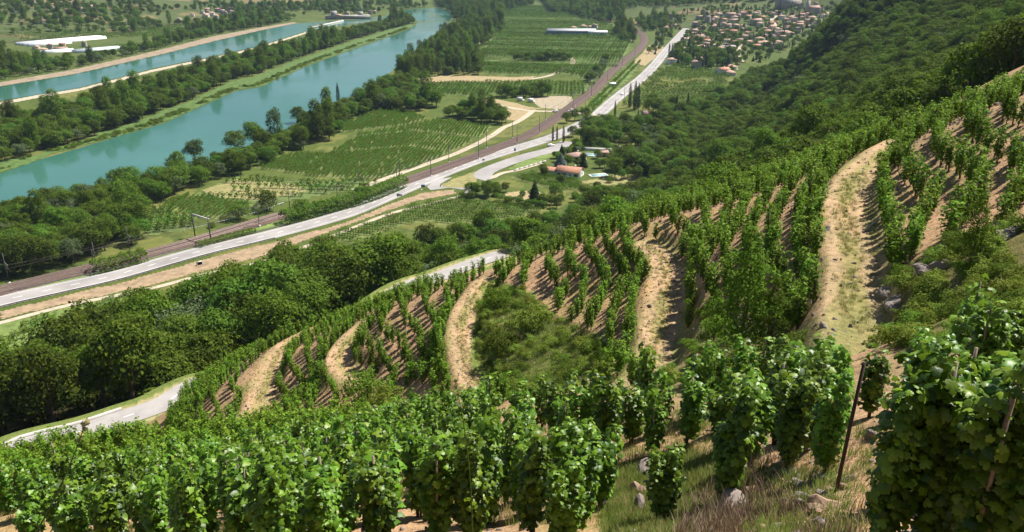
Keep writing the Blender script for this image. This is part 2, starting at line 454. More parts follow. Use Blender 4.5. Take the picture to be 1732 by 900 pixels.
paint(Z < 1.0, field)
paint((Z < 1) & (n2 > 0.12), np.array((0.16, 0.165, 0.055)), .7); paint((Z < 1) & (n1 > 0.25), np.array((0.06, 0.085, 0.025)), .7)
paint((Z < 1) & (DD > 850), np.array((0.075, 0.105, 0.032)), .7)
paint((Z > 0.5) & (DD > 110), litter)
paint((DD > 900) & (Z > 1), np.array((0.08, 0.105, 0.04)))
paint((DD > 900) & (Z > 1) & (n2 > .22), np.array((0.20, 0.15, 0.09)), .8)
hillm = (DD < 135) & (Z > 46)
paint(hillm, soil)
paint(hillm & (n1 > 0.2), dry, .45)
POLY = {}; n1b = _vn(X, Y, 5, 21) + .5 * _vn(X, Y, 1.9, 22)
def area(name, UV, c=None, a=1.0):
    POLY[name] = px(UV)
    if c is not None: paint(inpoly(X + n1 * DD * .03, Y + n1b * DD * .03, POLY[name]) & (DD < 2500), c, a)
for k_, (P, Zt, hw, bl) in enumerate(TR[:-1]):
    d, _ = _dist_poly(X, Y, P)
    dn = d + n1 * 1.3
    paint((dn < hw + .55) & (DD < 135), dirt); paint((dn < hw + 1.3) & (dn > hw + .4) & (n1b > .05) & (DD < 135), np.array((0.24, 0.23, 0.10)), .7)
    paint((dn < hw + .8) & (DD < 135) & (_vn(X, Y, 1.7, 41) + .5 * _vn(X, Y, .7, 42) > .12), np.array((0.30, 0.255, 0.13)), .6)
    paint((abs(d - .85 + .25 * n1) < .27) & (DD < 135), np.array((0.40, 0.285, 0.195)), .9)
    paint((dn < 0.45) & (DD < 135), np.array((0.24, 0.235, 0.09)), .55)
d, _ = _dist_poly(X, Y, LANE_XY)
paint((d < 8 + 2 * n1), np.array((0.16, 0.20, 0.06)))
paint((d < 3.3 + n1), np.array((0.36, 0.31, 0.18)))
area('bramble', [(830,480),(806,520),(806,600),(832,670),(880,690),(985,650),(1040,600),(1000,560),(950,540),(900,500)], np.array((0.17, 0.21, 0.06)))
area('right_scrub', [(1500,520),(1520,470),(1640,400),(1732,370),(1732,575),(1600,600),(1500,600)], np.array((0.15, 0.135, 0.055)))
area('gully', [(1090,650),(1140,600),(1180,520),(1330,560),(1380,600),(1400,640),(1250,660)], np.array((0.17, 0.16, 0.07)), .8)
area('near_grass', [(1030,790),(1090,775),(1170,770),(1240,770),(1280,820),(1200,890),(1180,930),(1020,930)], np.array((0.24, 0.25, 0.09)), .8)
area('dry_bush', [(1190,830),(1300,780),(1440,800),(1450,930),(1180,930)], np.array((0.27, 0.20, 0.14)), .8)
me = mesh('ground', V, FF, [])
ca = me.color_attributes.new('land', 'FLOAT_COLOR', 'POINT')
ca.data.foreach_set('color', np.c_[C, np.ones(len(C))].astype(np.float32).ravel())
M = MT('ground'); M.rough(0.95); M.b.inputs['Specular IOR Level'].default_value = 0.1
at = M.n('ShaderNodeVertexColor', layer_name='land')
f1 = M.noise(2.2, 5, .65); f2 = M.noise(0.25, 4, .6); f3 = M.noise(14, 3, .7); f4 = M.noise(0.03, 3, .6)
c = M.mix(at.outputs[0], M.ramp(f1, [(.3, (.62, .60, .58)), (.5, (1, 1, 1)), (.72, (1.25, 1.2, 1.15))]), 1.0, 'MULTIPLY')
c = M.mix(c, M.ramp(f3, [(.3, (.75, .72, .7)), (.55, (1, 1, 1)), (.75, (1.35, 1.35, 1.35))]), 1.0, 'MULTIPLY')
c = M.mix(c, M.ramp(f2, [(.35, (.8, .85, .75)), (.65, (1.15, 1.1, 1.05))]), 1.0, 'MULTIPLY')
c = M.mix(c, M.ramp(f4, [(.35, (.85, .9, .8)), (.65, (1.1, 1.05, 1.0))]), 1.0, 'MULTIPLY')
M.col(c)
M.bump(M.math('ADD', f1, M.math('MULTIPLY', f3, .35)), 0.7, 0.25)
me.materials.append(M.m)
me.polygons.foreach_set('use_smooth', np.ones(len(me.polygons), bool))
struct('ground', me)
# ------------------------------------------------------------------ plant meshes
def unit(v): return v / (np.linalg.norm(v, axis=-1, keepdims=True) + 1e-9)
def crown_mesh(name, mat, lobes, nleaf, size, seed, jit=.5, flat=0.0, vines=0, template='quad'):
    """leaf-sized faces through and over a set of ellipsoid lobes (x, y, z, rx, ry, rz)"""
    r = np.random.default_rng(seed); L = np.array(lobes, float)
    area_ = (L[:, 3] * L[:, 5]); k = r.choice(len(L), nleaf, p=area_ / area_.sum())
    d = unit(r.normal(size=(nleaf, 3))); d[:, 2] = np.where(d[:, 2] < -.35, -d[:, 2], d[:, 2])
    rr = r.uniform(.45, 1.22, nleaf)[:, None] ** .6
    bump_ = 1 + .30 * np.sin(d[:, :1] * 9 + k[:, None]) * np.sin(d[:, 1:2] * 8 + 2 * k[:, None]) * np.sin(d[:, 2:3] * 7 + 3 * k[:, None])
    P = L[k, :3] + d * L[k, 3:6] * rr * bump_
    # drop leaves buried deep in another lobe
    deep = np.zeros(nleaf, bool)
    for i in range(len(L)):
        q = (((P - L[i, :3]) / L[i, 3:6]) ** 2).sum(1)
        deep |= (q < .40) & (k != i)
    P, d = P[~deep], d[~deep]
    N = unit(d + r.normal(size=d.shape) * jit + np.array([0, 0, .35]))
    V, F = leaves(P, N, size, template, seed)
    return mesh(name, V, F, mat)
def blob_lobes(seed, n, R, Ht, base, small=.42, squash=.8, top=1.0):
    r = np.random.default_rng(seed); out = []
    cz = (Ht + base) / 2; hz = (Ht - base) / 2
    out.append((0, 0, cz, R * .62, R * .62, hz * .72))
    for i in range(n):
        f = (i + .5) / n; phi = i * 2.39996 + r.uniform(-.3, .3); zc = 1 - 1.75 * f
        q = math.sqrt(max(0, 1 - zc * zc)) * r.uniform(.42, .92)
        lr = R * small * r.uniform(.5, 1.25)
        out.append((math.cos(phi) * q * R, math.sin(phi) * q * R, cz + zc * hz * .70 * r.uniform(.75, 1.22), lr, lr, lr * squash))
    return out
def trunk_mesh(name, Ht, R0, lobes=None, seed=0, mat=None):
    r = random.Random(seed); m = MB()
    top = Ht * .8; P = [(r.uniform(-.03, .03) * Ht * i / 5, r.uniform(-.03, .03) * Ht * i / 5, -.6 + (top + .6) * i / 5) for i in range(6)]
    m.tube(P, [R0 * (1.15 - i * .19) for i in range(6)], 6)
    for i in range(5 if lobes is not None else 0):
        l = lobes[1 + (i * 3) % (len(lobes) - 1)]
        a = P[1 + i % 3]; b = (l[0] * .9, l[1] * .9, max(l[2], a[2] + .5))
        mid = tuple((a[q] + b[q]) / 2 + (0.25 if q == 2 else 0) for q in range(3))
        m.tube([a, mid, b], [R0 * .45, R0 * .3, R0 * .1], 5)
    return m.mesh(name, mat or BARK)
PROTO = {}   # kind -> list of (crown mesh, trunk mesh, height, radius)
def add_kind(kind, crown, trunk, Ht, R): PROTO.setdefault(kind, []).append((crown, trunk, Ht, R))
for s in range(4):      # round broad-leaved trees, about 9 m
    lb = blob_lobes(40 + s, 16 + 2 * s, 4.2, 9.3, 1.4)
    add_kind('broad', crown_mesh('broad_crown', [L_MID, L_OAK, L_BRIGHT, L_OAK][s], lb, 5200, .40, 60 + s), trunk_mesh('broad_trunk', 8, .26, lb, s), 9.5, 4.4)
for s in range(4):      # squat evergreen oaks of the slope, about 6.5 m
    lb = blob_lobes(80 + s, 12 + s, 3.6, 6.0, .3, .46, .75)
    add_kind('oak', crown_mesh('oak_crown', [L_OAK, L_OAK, L_MID, L_OAK][s], lb, 3000, .42, 90 + s), trunk_mesh('oak_trunk', 5, .2, lb, s), 6.2, 3.8)
for s in range(3):      # tall river poplars, about 19 m
    lb = [(0, 0, 10, 2.6, 2.6, 8)]
    r_ = random.Random(s)
    for i in range(26):
        z = 3 + 14.5 * (i + .5) / 26; q = 2.9 * math.sin(math.pi * min(1, (z - 0) / 19.5)) ** .6 * r_.uniform(.6, 1); ph = i * 2.4
        lr = r_.uniform(1.2, 2.0); lb.append((math.cos(ph) * q, math.sin(ph) * q, z, lr, lr, lr * 1.35))
    add_kind('poplar', crown_mesh('poplar_crown', [L_OAK, L_MID, L_OAK][s], lb, 5200, .50, 120 + s), trunk_mesh('poplar_trunk', 16, .35, lb, s), 19, 4.5)
for s in range(2):      # grey-green willows
    lb = blob_lobes(140 + s, 14, 4.0, 7.5, .6, .45)
    add_kind('willow', crown_mesh('willow_crown', L_PALE, lb, 4200, .36, 150 + s), trunk_mesh('willow_trunk', 6, .22, lb, s), 7.6, 4.1)
for s in range(2):      # cypress columns
    lb = [(0, 0, .6 + i * 1.0, .95 * math.sin(math.pi * min(.98, .18 + .82 * (i + 1) / 12)) ** .55 + .08, .95 * math.sin(math.pi * min(.98, .18 + .82 * (i + 1) / 12)) ** .55 + .08, .95) for i in range(12)]
    add_kind('cypress', crown_mesh('cypress_crown', L_DARK, lb, 2600, .30, 160 + s, .5), trunk_mesh('cypress_trunk', 6, .16), 12.4, 1.0)
for s in range(2):      # conical conifers with drooping tiers
    r_ = np.random.default_rng(170 + s); n = 4200
    h = r_.uniform(0, 1, n) ** 1.5; tier = np.floor(h * 13) / 13; rr = (1 - tier) * 3.0 * (0.35 + .65 * r_.uniform(0, 1, n) ** .5); ph = r_.uniform(0, 6.283, n)
    rr = rr * (1 + .22 * np.sin(ph * 5 + tier * 40))
    P = np.c_[np.cos(ph) * rr, np.sin(ph) * rr, .9 + tier * 9.2 - rr * .18 + .5 * (h * 13 % 1) * (1 - tier)]
    Vv, Ff = leaves(P, unit(np.c_[np.cos(ph), np.sin(ph), 1.2 + 0 * ph] + r_.normal(size=(n, 3)) * .5), .46, 'quad', s)
    add_kind('conifer', mesh('conifer_crown', Vv, Ff, [L_DARK, L_CEDAR][s]), trunk_mesh('conifer_trunk', 10.5, .22), 10.4, 3.1)
for s in range(3):      # shrubs
    lb = blob_lobes(200 + s, 10, 1.5, 2.1, -.2, .48, .8)
    add_kind('shrub', crown_mesh('shrub_foliage', [L_MID, L_SCRUB, L_OAK][s], lb, 2600, .15, 210 + s), None, 2.2, 1.6)
for s in range(2):      # orchard trees
    lb = blob_lobes(220 + s, 9, 1.7, 3.4, .8, .46, .85)
    add_kind('orchard', crown_mesh('orchard_crown', L_ORCH, lb, 750, .36, 230 + s), trunk_mesh('orchard_trunk', 2.4, .08), 3.4, 1.8)
def vine_meshes(tag_, nv, nleaf, size, template, mat, wide, seed0):
    out = []
    for s in range(nv):
        r = np.random.default_rng(seed0 + s)
        top = r.uniform(1.7, 2.0); n = nleaf
        t = r.uniform(0, 1, n) ** .85
        ns = 7    # shoots tied up to the stake
        sh = r.integers(0, ns, n); pa = r.uniform(0, 6.283, ns); amp = r.uniform(.05, .32, ns) * wide; frq = r.uniform(1, 2.5, ns); tl = r.uniform(.6, 1.2, ns)
        z = .28 + (top - .28) * t * tl[sh]
        w = wide * (.16 + .17 * np.sin(math.pi * np.clip(t * .8 + .12, 0, 1))) 
        cx = np.cos(pa[sh] + frq[sh] * t) * amp[sh] * (.4 + t); cy = np.sin(pa[sh] + frq[sh] * t) * amp[sh] * (.4 + t)
        d = unit(r.normal(size=(n, 3)))
        rad_ = w * r.uniform(.45, 1.0, n) ** .5
        P = np.c_[cx + d[:, 0] * rad_, cy + d[:, 1] * rad_, z + d[:, 2] * .1]
        if wide > 1.15:     # a shoot or two arching out
            k = n // 12; P[:k] = np.c_[.1 + .75 * t[:k], .15 * np.sin(t[:k] * 3) + 0 * t[:k], 1.25 + .5 * np.sin(t[:k] * 2.6)] + r.normal(size=(k, 3)) * .06
        N = unit(np.c_[d[:, :2] * .9, np.abs(d[:, 2]) + .75] + r.normal(size=(n, 3)) * .45)
        P[:, 2] += np.where(r.uniform(size=n) < .05, r.uniform(0, .28, n), 0) * (t > .8)
        Vv, Ff = leaves(P, N, size, template, seed0 + s, .35)
        lf = mesh('vine_foliage', Vv, Ff, mat)
        tk = MB(); P = [(0, 0, -.3), (.03, .02, .15), (-.03, .04, .35), (.02, 0, .6), (0, .03, 1.1), (.02, 0, 1.6)]
        tk.tube(P, [.045, .035, .04, .022, .012, .006], 5)
        for q in range(3): a = pa[q]; tk.tube([(0, 0, .5), (.1 * math.cos(a), .1 * math.sin(a), .9), (.06 * math.cos(a + .6), .06 * math.sin(a + .6), 1.5)], [.012, .009, .004], 4)
        st = MB(); lean = r.uniform(-.05, .05, 2); st.tube([(0.05, -.04, -.3), (0.05 + lean[0], -.04 + lean[1], top + r.uniform(-.35, .22))], [.026, .022], 5)
        out.append((lf, tk.mesh('vine_trunk', VBARK), st.mesh('vine_stake', STAKE)))
    return out
VN = vine_meshes('near', 6, 900, .112, 'vine9', L_VINE, .74, 300)
VM = vine_meshes('mid', 5, 520, .145, 'vine5', L_VINE, .78, 320)
VF = vine_meshes('far', 5, 330, .165, 'quad', L_VINE_FAR, .76, 340)
def tuft_mesh(name, mat, n, h, spread, seed, w=1.0):
    r = np.random.default_rng(seed); V = []; F = []
    for i in range(n):
        a, q = r.uniform(0, 6.283), spread * r.uniform(0, 1) ** .7; x, y = math.cos(a) * q, math.sin(a) * q
        hh = h * r.uniform(.5, 1.1); b = r.uniform(0, 6.283); ww = .012 * w * h / .3; l = r.uniform(.1, .6) * hh
        dx, dy = math.cos(b), math.sin(b); k = len(V)
        V += [(x - dy * ww, y + dx * ww, -.03), (x + dy * ww, y - dx * ww, -.03), (x + dx * l * .4 + dy * ww * .7, y + dy * l * .4 - dx * ww * .7, hh * .6), (x + dx * l * .4 - dy * ww * .7, y + dy * l * .4 + dx * ww * .7, hh * .6), (x + dx * l, y + dy * l, hh)]
        F += [(k, k + 1, k + 2, k + 3), (k + 3, k + 2, k + 4)]
    return mesh(name, V, F, mat)
# ------------------------------------------------------------------ scattering
def stuff_scatter(name, pts, scales, rots, variant, meshes, label, cat, tilt=None):
    """one object: its own vertices carry copies of the given meshes (geometry nodes); for what nobody could count"""
    n = len(pts)
    if n == 0: return None
    srcs = []
    for k, me_ in enumerate(meshes):
        srcs.append(me_)
    me = bpy.data.meshes.new(name); me.vertices.add(n); me.vertices.foreach_set('co', np.asarray(pts, np.float32).ravel())
    for an, ty, val in (('scl', 'FLOAT_VECTOR', scales), ('rot', 'FLOAT_VECTOR', rots)):
        a = me.attributes.new(an, ty, 'POINT'); a.data.foreach_set('vector', np.asarray(val, np.float32).ravel())
    a = me.attributes.new('kind_index', 'INT', 'POINT'); a.data.foreach_set('value', np.asarray(variant, np.int32))
    o = link(name, me); tag(o, label, cat, kind='stuff')
    ng = bpy.data.node_groups.new(name, 'GeometryNodeTree')
    ng.interface.new_socket('Geometry', in_out='INPUT', socket_type='NodeSocketGeometry')
    ng.interface.new_socket('Geometry', in_out='OUTPUT', socket_type='NodeSocketGeometry')
    gi = ng.nodes.new('NodeGroupInput'); go = ng.nodes.new('NodeGroupOutput'); jn = ng.nodes.new('GeometryNodeJoinGeometry')
    def named(nm, ty):
        q = ng.nodes.new('GeometryNodeInputNamedAttribute'); q.data_type = ty; q.inputs[0].default_value = nm; return q
    sc, ro, ki = named('scl', 'FLOAT_VECTOR'), named('rot', 'FLOAT_VECTOR'), named('kind_index', 'INT')
    for k, ob in enumerate(meshes):
        for one in (ob if isinstance(ob, (list, tuple)) else [ob]):
            cmpn = ng.nodes.new('FunctionNodeCompare'); cmpn.data_type = 'INT'; cmpn.operation = 'EQUAL'; cmpn.inputs[3].default_value = k
            ng.links.new(ki.outputs[0], cmpn.inputs[2])
            ip = ng.nodes.new('GeometryNodeInstanceOnPoints')
            oi = ng.nodes.new('GeometryNodeObjectInfo'); oi.inputs[0].default_value = one; oi.transform_space = 'ORIGINAL'
            oi.inputs['As Instance'].default_value = False
            e2r = ng.nodes.new('FunctionNodeEulerToRotation')
            ng.links.new(ro.outputs[0], e2r.inputs[0])
            ng.links.new(gi.outputs[0], ip.inputs['Points']); ng.links.new(cmpn.outputs[0], ip.inputs['Selection'])
            ng.links.new(oi.outputs['Geometry'], ip.inputs['Instance']); ng.links.new(e2r.outputs[0], ip.inputs['Rotation']); ng.links.new(sc.outputs[0], ip.inputs['Scale'])
            ng.links.new(ip.outputs[0], jn.inputs[0])
    ng.links.new(jn.outputs[0], go.inputs[0])
    md = o.modifiers.new('scatter', 'NODES'); md.node_group = ng
    return o
def scatter_poly(P, dmin, seed, rmax=200000):
    """blue-noise-like points in a world polygon"""
    P = np.array(P); lo, hi = P.min(0), P.max(0); r = np.random.default_rng(seed)
    nx = int((hi[0] - lo[0]) / dmin) + 1; ny = int((hi[1] - lo[1]) / dmin) + 1
    gx, gy = np.meshgrid(np.arange(nx), np.arange(ny), indexing='ij')
    gx = gx + .5 * (gy % 2)
    x = lo[0] + (gx.ravel() + r.uniform(.12, .88, nx * ny)) * dmin; y = lo[1] + (gy.ravel() + r.uniform(.12, .88, nx * ny)) * dmin
    m = inpoly(x, y, P)
    return np.c_[x[m], y[m]]
def in_view(x, y, z, pad=60):
    u, v, d = proj(x, y, z)
    return (d > 1) & (u > -pad) & (u < 1732 + pad) & (v > -pad) & (v < 900 + pad)
def line_of_sight(x, y, z, n=90):
    """is the point clear of the ground?"""
    ok = np.ones(len(x), bool)
    for t in np.concatenate([np.linspace(.03, .9, n), [.93, .96, .98]]):
        ok &= (CAMZ + (z - CAMZ) * t) > H(x * t, y * t, False) - .2
    return ok
class Tree:
    first = {}
def place_tree(kind, var, x, y, s, rz, label, cat, group, z=None, name=None, sz=None):
    cr, tk, h, R = PROTO[kind][var]
    z = H1(x, y) if z is None else z
    nm = name or {'broad': 'broadleaf_tree', 'oak': 'oak_tree', 'poplar': 'poplar_tree', 'willow': 'willow_tree', 'cypress': 'cypress_tree', 'conifer': 'conifer_tree', 'orchard': 'fruit_tree', 'shrub': 'shrub'}[kind]
    if tk is None:
        o = link(nm, cr, None, (x, y, z), (0, 0, rz), (s, s, (sz or s)))
        Tree.first.setdefault((kind, var), [o])
    else:
        o = link(nm, None, None, (x, y, z), (0, 0, rz), (s, s, (sz or s)))
        c = link('crown', cr, o); t = link('trunk', tk, o)
        Tree.first.setdefault((kind, var), [c, t])
    tag(o, label, cat, group)
    return o
# ------------------------------------------------------------------ vineyard on the slope
def contour_rows(poly, dz, gap, seed, z0=0.0, jit=.12, step=.45):
    """vines stand along the contours of the slope, every dz of height, one per gap metres"""
    P = np.array(poly); lo, hi = P.min(0) - 1, P.max(0) + 1
    xs = np.arange(lo[0], hi[0], step); ys = np.arange(lo[1], hi[1], step)
    X_, Y_ = np.meshgrid(xs, ys, indexing='ij'); Zf = H(X_, Y_, False); K = (Zf - z0) / dz
    out = []
    for (a, b, xa, ya, dx, dy) in ((K[:-1], K[1:], X_[:-1], Y_[:-1], step, 0), (K[:, :-1], K[:, 1:], X_[:, :-1], Y_[:, :-1], 0, step)):
        fa, fb = np.floor(a), np.floor(b); m = fa != fb
        lev = np.maximum(fa, fb)[m]; t = (lev - a[m]) / (b[m] - a[m])
        out.append(np.c_[xa[m] + dx * t, ya[m] + dy * t, lev])
    Q = np.concatenate(out); Q = Q[inpoly(Q[:, 0], Q[:, 1], P)]
    Q = Q[np.lexsort((Q[:, 0] * .5 + Q[:, 1], Q[:, 2]))]
    keep = []; cell = {}
    g2 = gap * gap
    for x, y, l in Q:
        ci, cj = int(x // gap), int(y // gap); ok = True
        for i in (-1, 0, 1):
            for j in (-1, 0, 1):
                for (px_, py_, pl) in cell.get((ci + i, cj + j), ()):
                    dd = (px_ - x) ** 2 + (py_ - y) ** 2
                    if (pl == l and dd < g2) or dd < .45 * g2: ok = False; break
                if not ok: break
            if not ok: break
        if ok:
            cell.setdefault((ci, cj), []).append((x, y, l)); keep.append((x, y, l))
    K_ = np.array(keep); r = np.random.default_rng(seed)
    K_[:, :2] += r.normal(size=(len(K_), 2)) * jit
    return K_
VP = {}
def vp(name, UV): VP[name] = px(UV)
hill_poly = px([(262,735),(300,690),(352,640),(440,585),(540,560),(640,514),(740,486),(830,460),(930,425),(1020,396),(1100,364),(1190,334),(1290,302),(1390,268),(1480,240),(1560,216),(1650,176),(1731,150),(1800,140),(1800,375),(1640,400),(1590,440),(1520,465),(1480,500),(1440,600),(1300,650),(1150,600),(1090,665),(1000,640),(820,700),(700,650),(600,700),(560,735),(440,745)])
fore_poly = np.array([(-26, 6), (-2, 5.5), (3, 6.5), (8, 9), (13, 10), (17, 14), (16, 22), (9, 24), (2, 26), (-4, 34), (-12, 44), (-20, 53), (-42, 66), (-60, 60), (-50, 24)], float)
fore_poly = np.array([PZ(u, v, CAMZ + z) for u, v, z in ((-60,960,-12),(300,1000,-8),(700,1000,-8),(1200,960,-8),(1700,960,-4.5),(2000,800,-4),(1900,640,-5),(1700,610,-7),(1560,640,-8),(1450,680,-9),(1330,668,-12.5),(1100,690,-13),(850,722,-16.5),(700,735,-23),(560,745,-29),(450,757,-32),(300,766,-33),(150,775,-35),(30,778,-36),(-60,780,-37))])
hv = contour_rows(hill_poly, 1.12, .86, 5)
fv = contour_rows(fore_poly, .82, .86, 6)
if False: pass
def near_any(x, y, L, d): return _dist_poly(x, y, L)[0] < d
m = np.ones(len(hv), bool)
for P, Zt, hw, bl in TR[:-1]: m &= ~near_any(hv[:, 0], hv[:, 1], P, 1.55)
m &= ~near_any(hv[:, 0], hv[:, 1], LANE_XY, 7.5)
for k in ('bramble', 'right_scrub', 'gully'): m &= ~inpoly(hv[:, 0], hv[:, 1], POLY[k])
D_ = np.hypot(hv[:, 0], hv[:, 1])
gaps = _vn(hv[:, 0], hv[:, 1], 5, 31)
m &= (gaps < .44) & (D_ > 24) & (RNG.uniform(size=len(hv)) > .02)
hv = hv[m]
m = np.ones(len(fv), bool)
for k in ('near_grass', 'dry_bush'): m &= ~inpoly(fv[:, 0], fv[:, 1], POLY[k])
zf = H(fv[:, 0], fv[:, 1]); uf, vf, df = proj(fv[:, 0], fv[:, 1], zf)
m &= ~((uf > 1000) & (uf < 1450) & (vf > 868)) & ~((uf > 1290) & (uf < 1452) & (vf > 770)) & ~((uf > 1440) & (uf < 1570) & (vf > 720))
m &= ~((uf <= 1000) & (vf > 1020)) & ~((uf < 420) & (vf > 950))
fv = fv[m & (np.hypot(fv[:, 0], fv[:, 1]) > np.where(uf > 1440, 8.8, np.where(uf < 1000, 11.0, 5.0)))]
# vines whose stakes can be told apart in the clearing
extra = np.array([px([(1118,885)])[0], px([(1225,858)])[0], px([(1395,800)])[0], px([(1330,790)])[0], PZ(1502, 905, CAMZ - 5.75), B(1595, 800, 8.3), B(1655, 800, 9.3), B(1672, 800, 7.9), B(1722, 800, 9.0), B(1745, 800, 8.0), B(1560, 760, 10.6), B(1620, 760, 11.0), B(1590, 760, 10.4)])
fv = fv[(((fv[:, None, :2] - extra[None]) ** 2).sum(-1) > .7 ** 2).all(1)]
AV = np.r_[fv[:, :2], extra, hv[:, :2]]
AZ = H(AV[:, 0], AV[:, 1])
vis = in_view(AV[:, 0], AV[:, 1], AZ + 1, 90)
AV, AZ = AV[vis], AZ[vis]
AV_D = np.sqrt(AV[:, 0] ** 2 + AV[:, 1] ** 2 + (AZ - CAMZ) ** 2)
sight = line_of_sight(AV[:, 0], AV[:, 1], AZ + 1.6)
AV, AZ, AV_D = AV[sight], AZ[sight], AV_D[sight]
order = np.argsort(AV_D); AV, AZ, AV_D = AV[order], AZ[order], AV_D[order]
N_IND = 285
print('VINES', len(AV), 'individual out to', AV_D[min(N_IND, len(AV) - 1)])
vfirst = {}
r_ = np.random.default_rng(9)
def vine_label(u, v, D, k, s, q):
    hor = ['at the left edge', 'far left', 'left of centre', 'middle left', 'middle', 'middle right', 'right of centre', 'far right', 'at the right edge'][int(min(8, max(0, u // 193)))]
    size = ('tall' if s > 1.03 else ('short' if s < .9 else 'medium high')) + [' leafy', ' bushy', ' slender', ' full', ' ragged', ' dense'][q]
    if 1080 < u < 1480 and v > 760: return size + ' grapevine beside the dry heather and stones, ' + hor
    dep = 'in the nearest row' if D < 12.5 else ('in the front rows' if D < 19 else ('in the middle rows' if D < 28 else ('in the back rows' if D < 42 else 'along the far edge')))
    return size + ' grapevine ' + dep + ' of the near vineyard, ' + hor
for k in range(min(N_IND, len(AV))):
    x, y = AV[k]; z = AZ[k]; D = AV_D[k]
    fam, idn = (VN, 'near') if D < 17 else (VM, 'mid')
    q = k % len(fam); lf, tk, st = fam[q]
    s = r_.uniform(.82, 1.12)
    o = link('grapevine', None, None, (x, y, z), (r_.uniform(-.05, .05), r_.uniform(-.05, .05), r_.uniform(0, 6.28)), (s, s, s * r_.uniform(.88, 1.1)))
    parts = [link('foliage', lf, o), link('vine_trunk', tk, o), link('stake', st, o)]
    vfirst.setdefault((idn, q), parts)
    u, v, _ = proj(x, y, z + 1)
    tag(o, vine_label(u, v, D, k, s, q), 'grapevine', 'staked grapevines of the near vineyard')
# the remaining vines of the slope
rest = slice(N_IND, None); n = len(AV) - N_IND
far = np.arange(n)
kind = far % 5
# vine forms of the far slope: five of them stand as vines of their own at its near edge
src = []
pick = [i for i in range(N_IND, len(AV)) if AV_D[i] > 38][:5]
for q in range(5):
    i = pick[q]; lf, tk, st = VF[q]
    o = link('grapevine', None, None, (AV[i, 0], AV[i, 1], AZ[i]), (0, 0, q), (1, 1, 1))
    src.append([link('foliage', lf, o), link('vine_trunk', tk, o), link('stake', st, o)])
    tag(o, ['dense', 'narrow', 'bright', 'thin', 'low'][q] + ' staked grapevine where the near vineyard meets the gully', 'grapevine', 'staked grapevines of the near vineyard')
ii = np.array([i for i in range(N_IND, len(AV)) if i not in pick])
n = len(ii)
near_ = AV_D[ii] < 36
var = np.where(near_, 5 + np.arange(n) % 5, np.arange(n) % 5)
sc = r_.uniform(.82, 1.15, n); scl = np.c_[sc, sc, sc * r_.uniform(.85, 1.1, n)]
rot = np.c_[r_.normal(size=(n, 2)) * .06, r_.uniform(0, 6.28, n)]
stuff_scatter('hillside_grapevines', np.c_[AV[ii], AZ[ii]], scl, rot, var, src + [vfirst[('mid', q)] for q in range(5)], 'rows of staked green grapevines covering the terraced slope between dirt tracks', 'vineyard')
# ------------------------------------------------------------------ the valley floor: water, roads, railway, fields
def flat_poly(name, P, z, mat):
    import bmesh
    bm = bmesh.new(); vs = [bm.verts.new((p[0], p[1], z)) for p in P]
    f = bm.faces.new(vs); f.normal_update()
    if f.normal.z < 0: f.normal_flip()
    bmesh.ops.triangulate(bm, faces=[f])
    me = bpy.data.meshes.new(name); bm.to_mesh(me); bm.free(); me.materials.append(mat)
    return me
def FP(UV): return [PZ(u, v, 0) for u, v in UV]
def blot(name, P, g, off, mat, wob=.8):
    """ground cover with a ragged edge, draped on the land"""
    P = np.array(P); lo, hi = P.min(0), P.max(0)
    xs = np.arange(lo[0], hi[0] + g, g); ys = np.arange(lo[1], hi[1] + g, g)
    X_, Y_ = np.meshgrid(xs, ys, indexing='ij')
    Zs = H(X_, Y_) + off
    cx, cy = X_[:-1, :-1] + g / 2, Y_[:-1, :-1] + g / 2
    m = inpoly(cx + wob * 2 * _vn(cx, cy, 6 * g, 3), cy + wob * 2 * _vn(cx, cy, 6 * g, 4), P)
    i, j = np.nonzero(m); n = len(ys)
    F = np.stack([i * n + j, (i + 1) * n + j, (i + 1) * n + j + 1, i * n + j + 1], -1)
    used, inv = np.unique(F, return_inverse=True)
    V = np.stack([X_, Y_, Zs], -1).reshape(-1, 3)[used]
    return mesh(name, V, inv.reshape(F.shape), mat)
def resample(P, step):
    P = np.array(P, float); s = np.r_[0, np.cumsum(np.hypot(*np.diff(P, axis=0).T))]
    q = np.arange(0, s[-1], step); q = np.r_[q, s[-1]]
    return np.c_[np.interp(q, s, P[:, 0]), np.interp(q, s, P[:, 1])], q
def normals2(P):
    T = np.gradient(P, axis=0); T /= np.hypot(T[:, 0], T[:, 1])[:, None] + 1e-9
    return np.c_[-T[:, 1], T[:, 0]]
def strip(name, P, prof, mat, step=4, mi=None, drape=True, zs=0.0):
    """prof: list of (offset to the left, height over ground)"""
    P, _ = resample(P, step); N = normals2(P); V = []; k = len(prof)
    for o, h in prof:
        Q = P + N * o; V.append(np.c_[Q, (H(Q[:, 0], Q[:, 1], False) if drape else np.full(len(Q), zs)) + h])
    V = np.stack(V, 1).reshape(-1, 3); F = []; n = len(P)
    for i in range(n - 1):
        for j in range(k - 1): F.append((i * k + j, i * k + j + 1, (i + 1) * k + j + 1, (i + 1) * k + j))
    F = [f[::-1] for f in F]
    return mesh(name, V, F, mat, [j for i in range(n - 1) for j in (mi or [0] * (k - 1))])
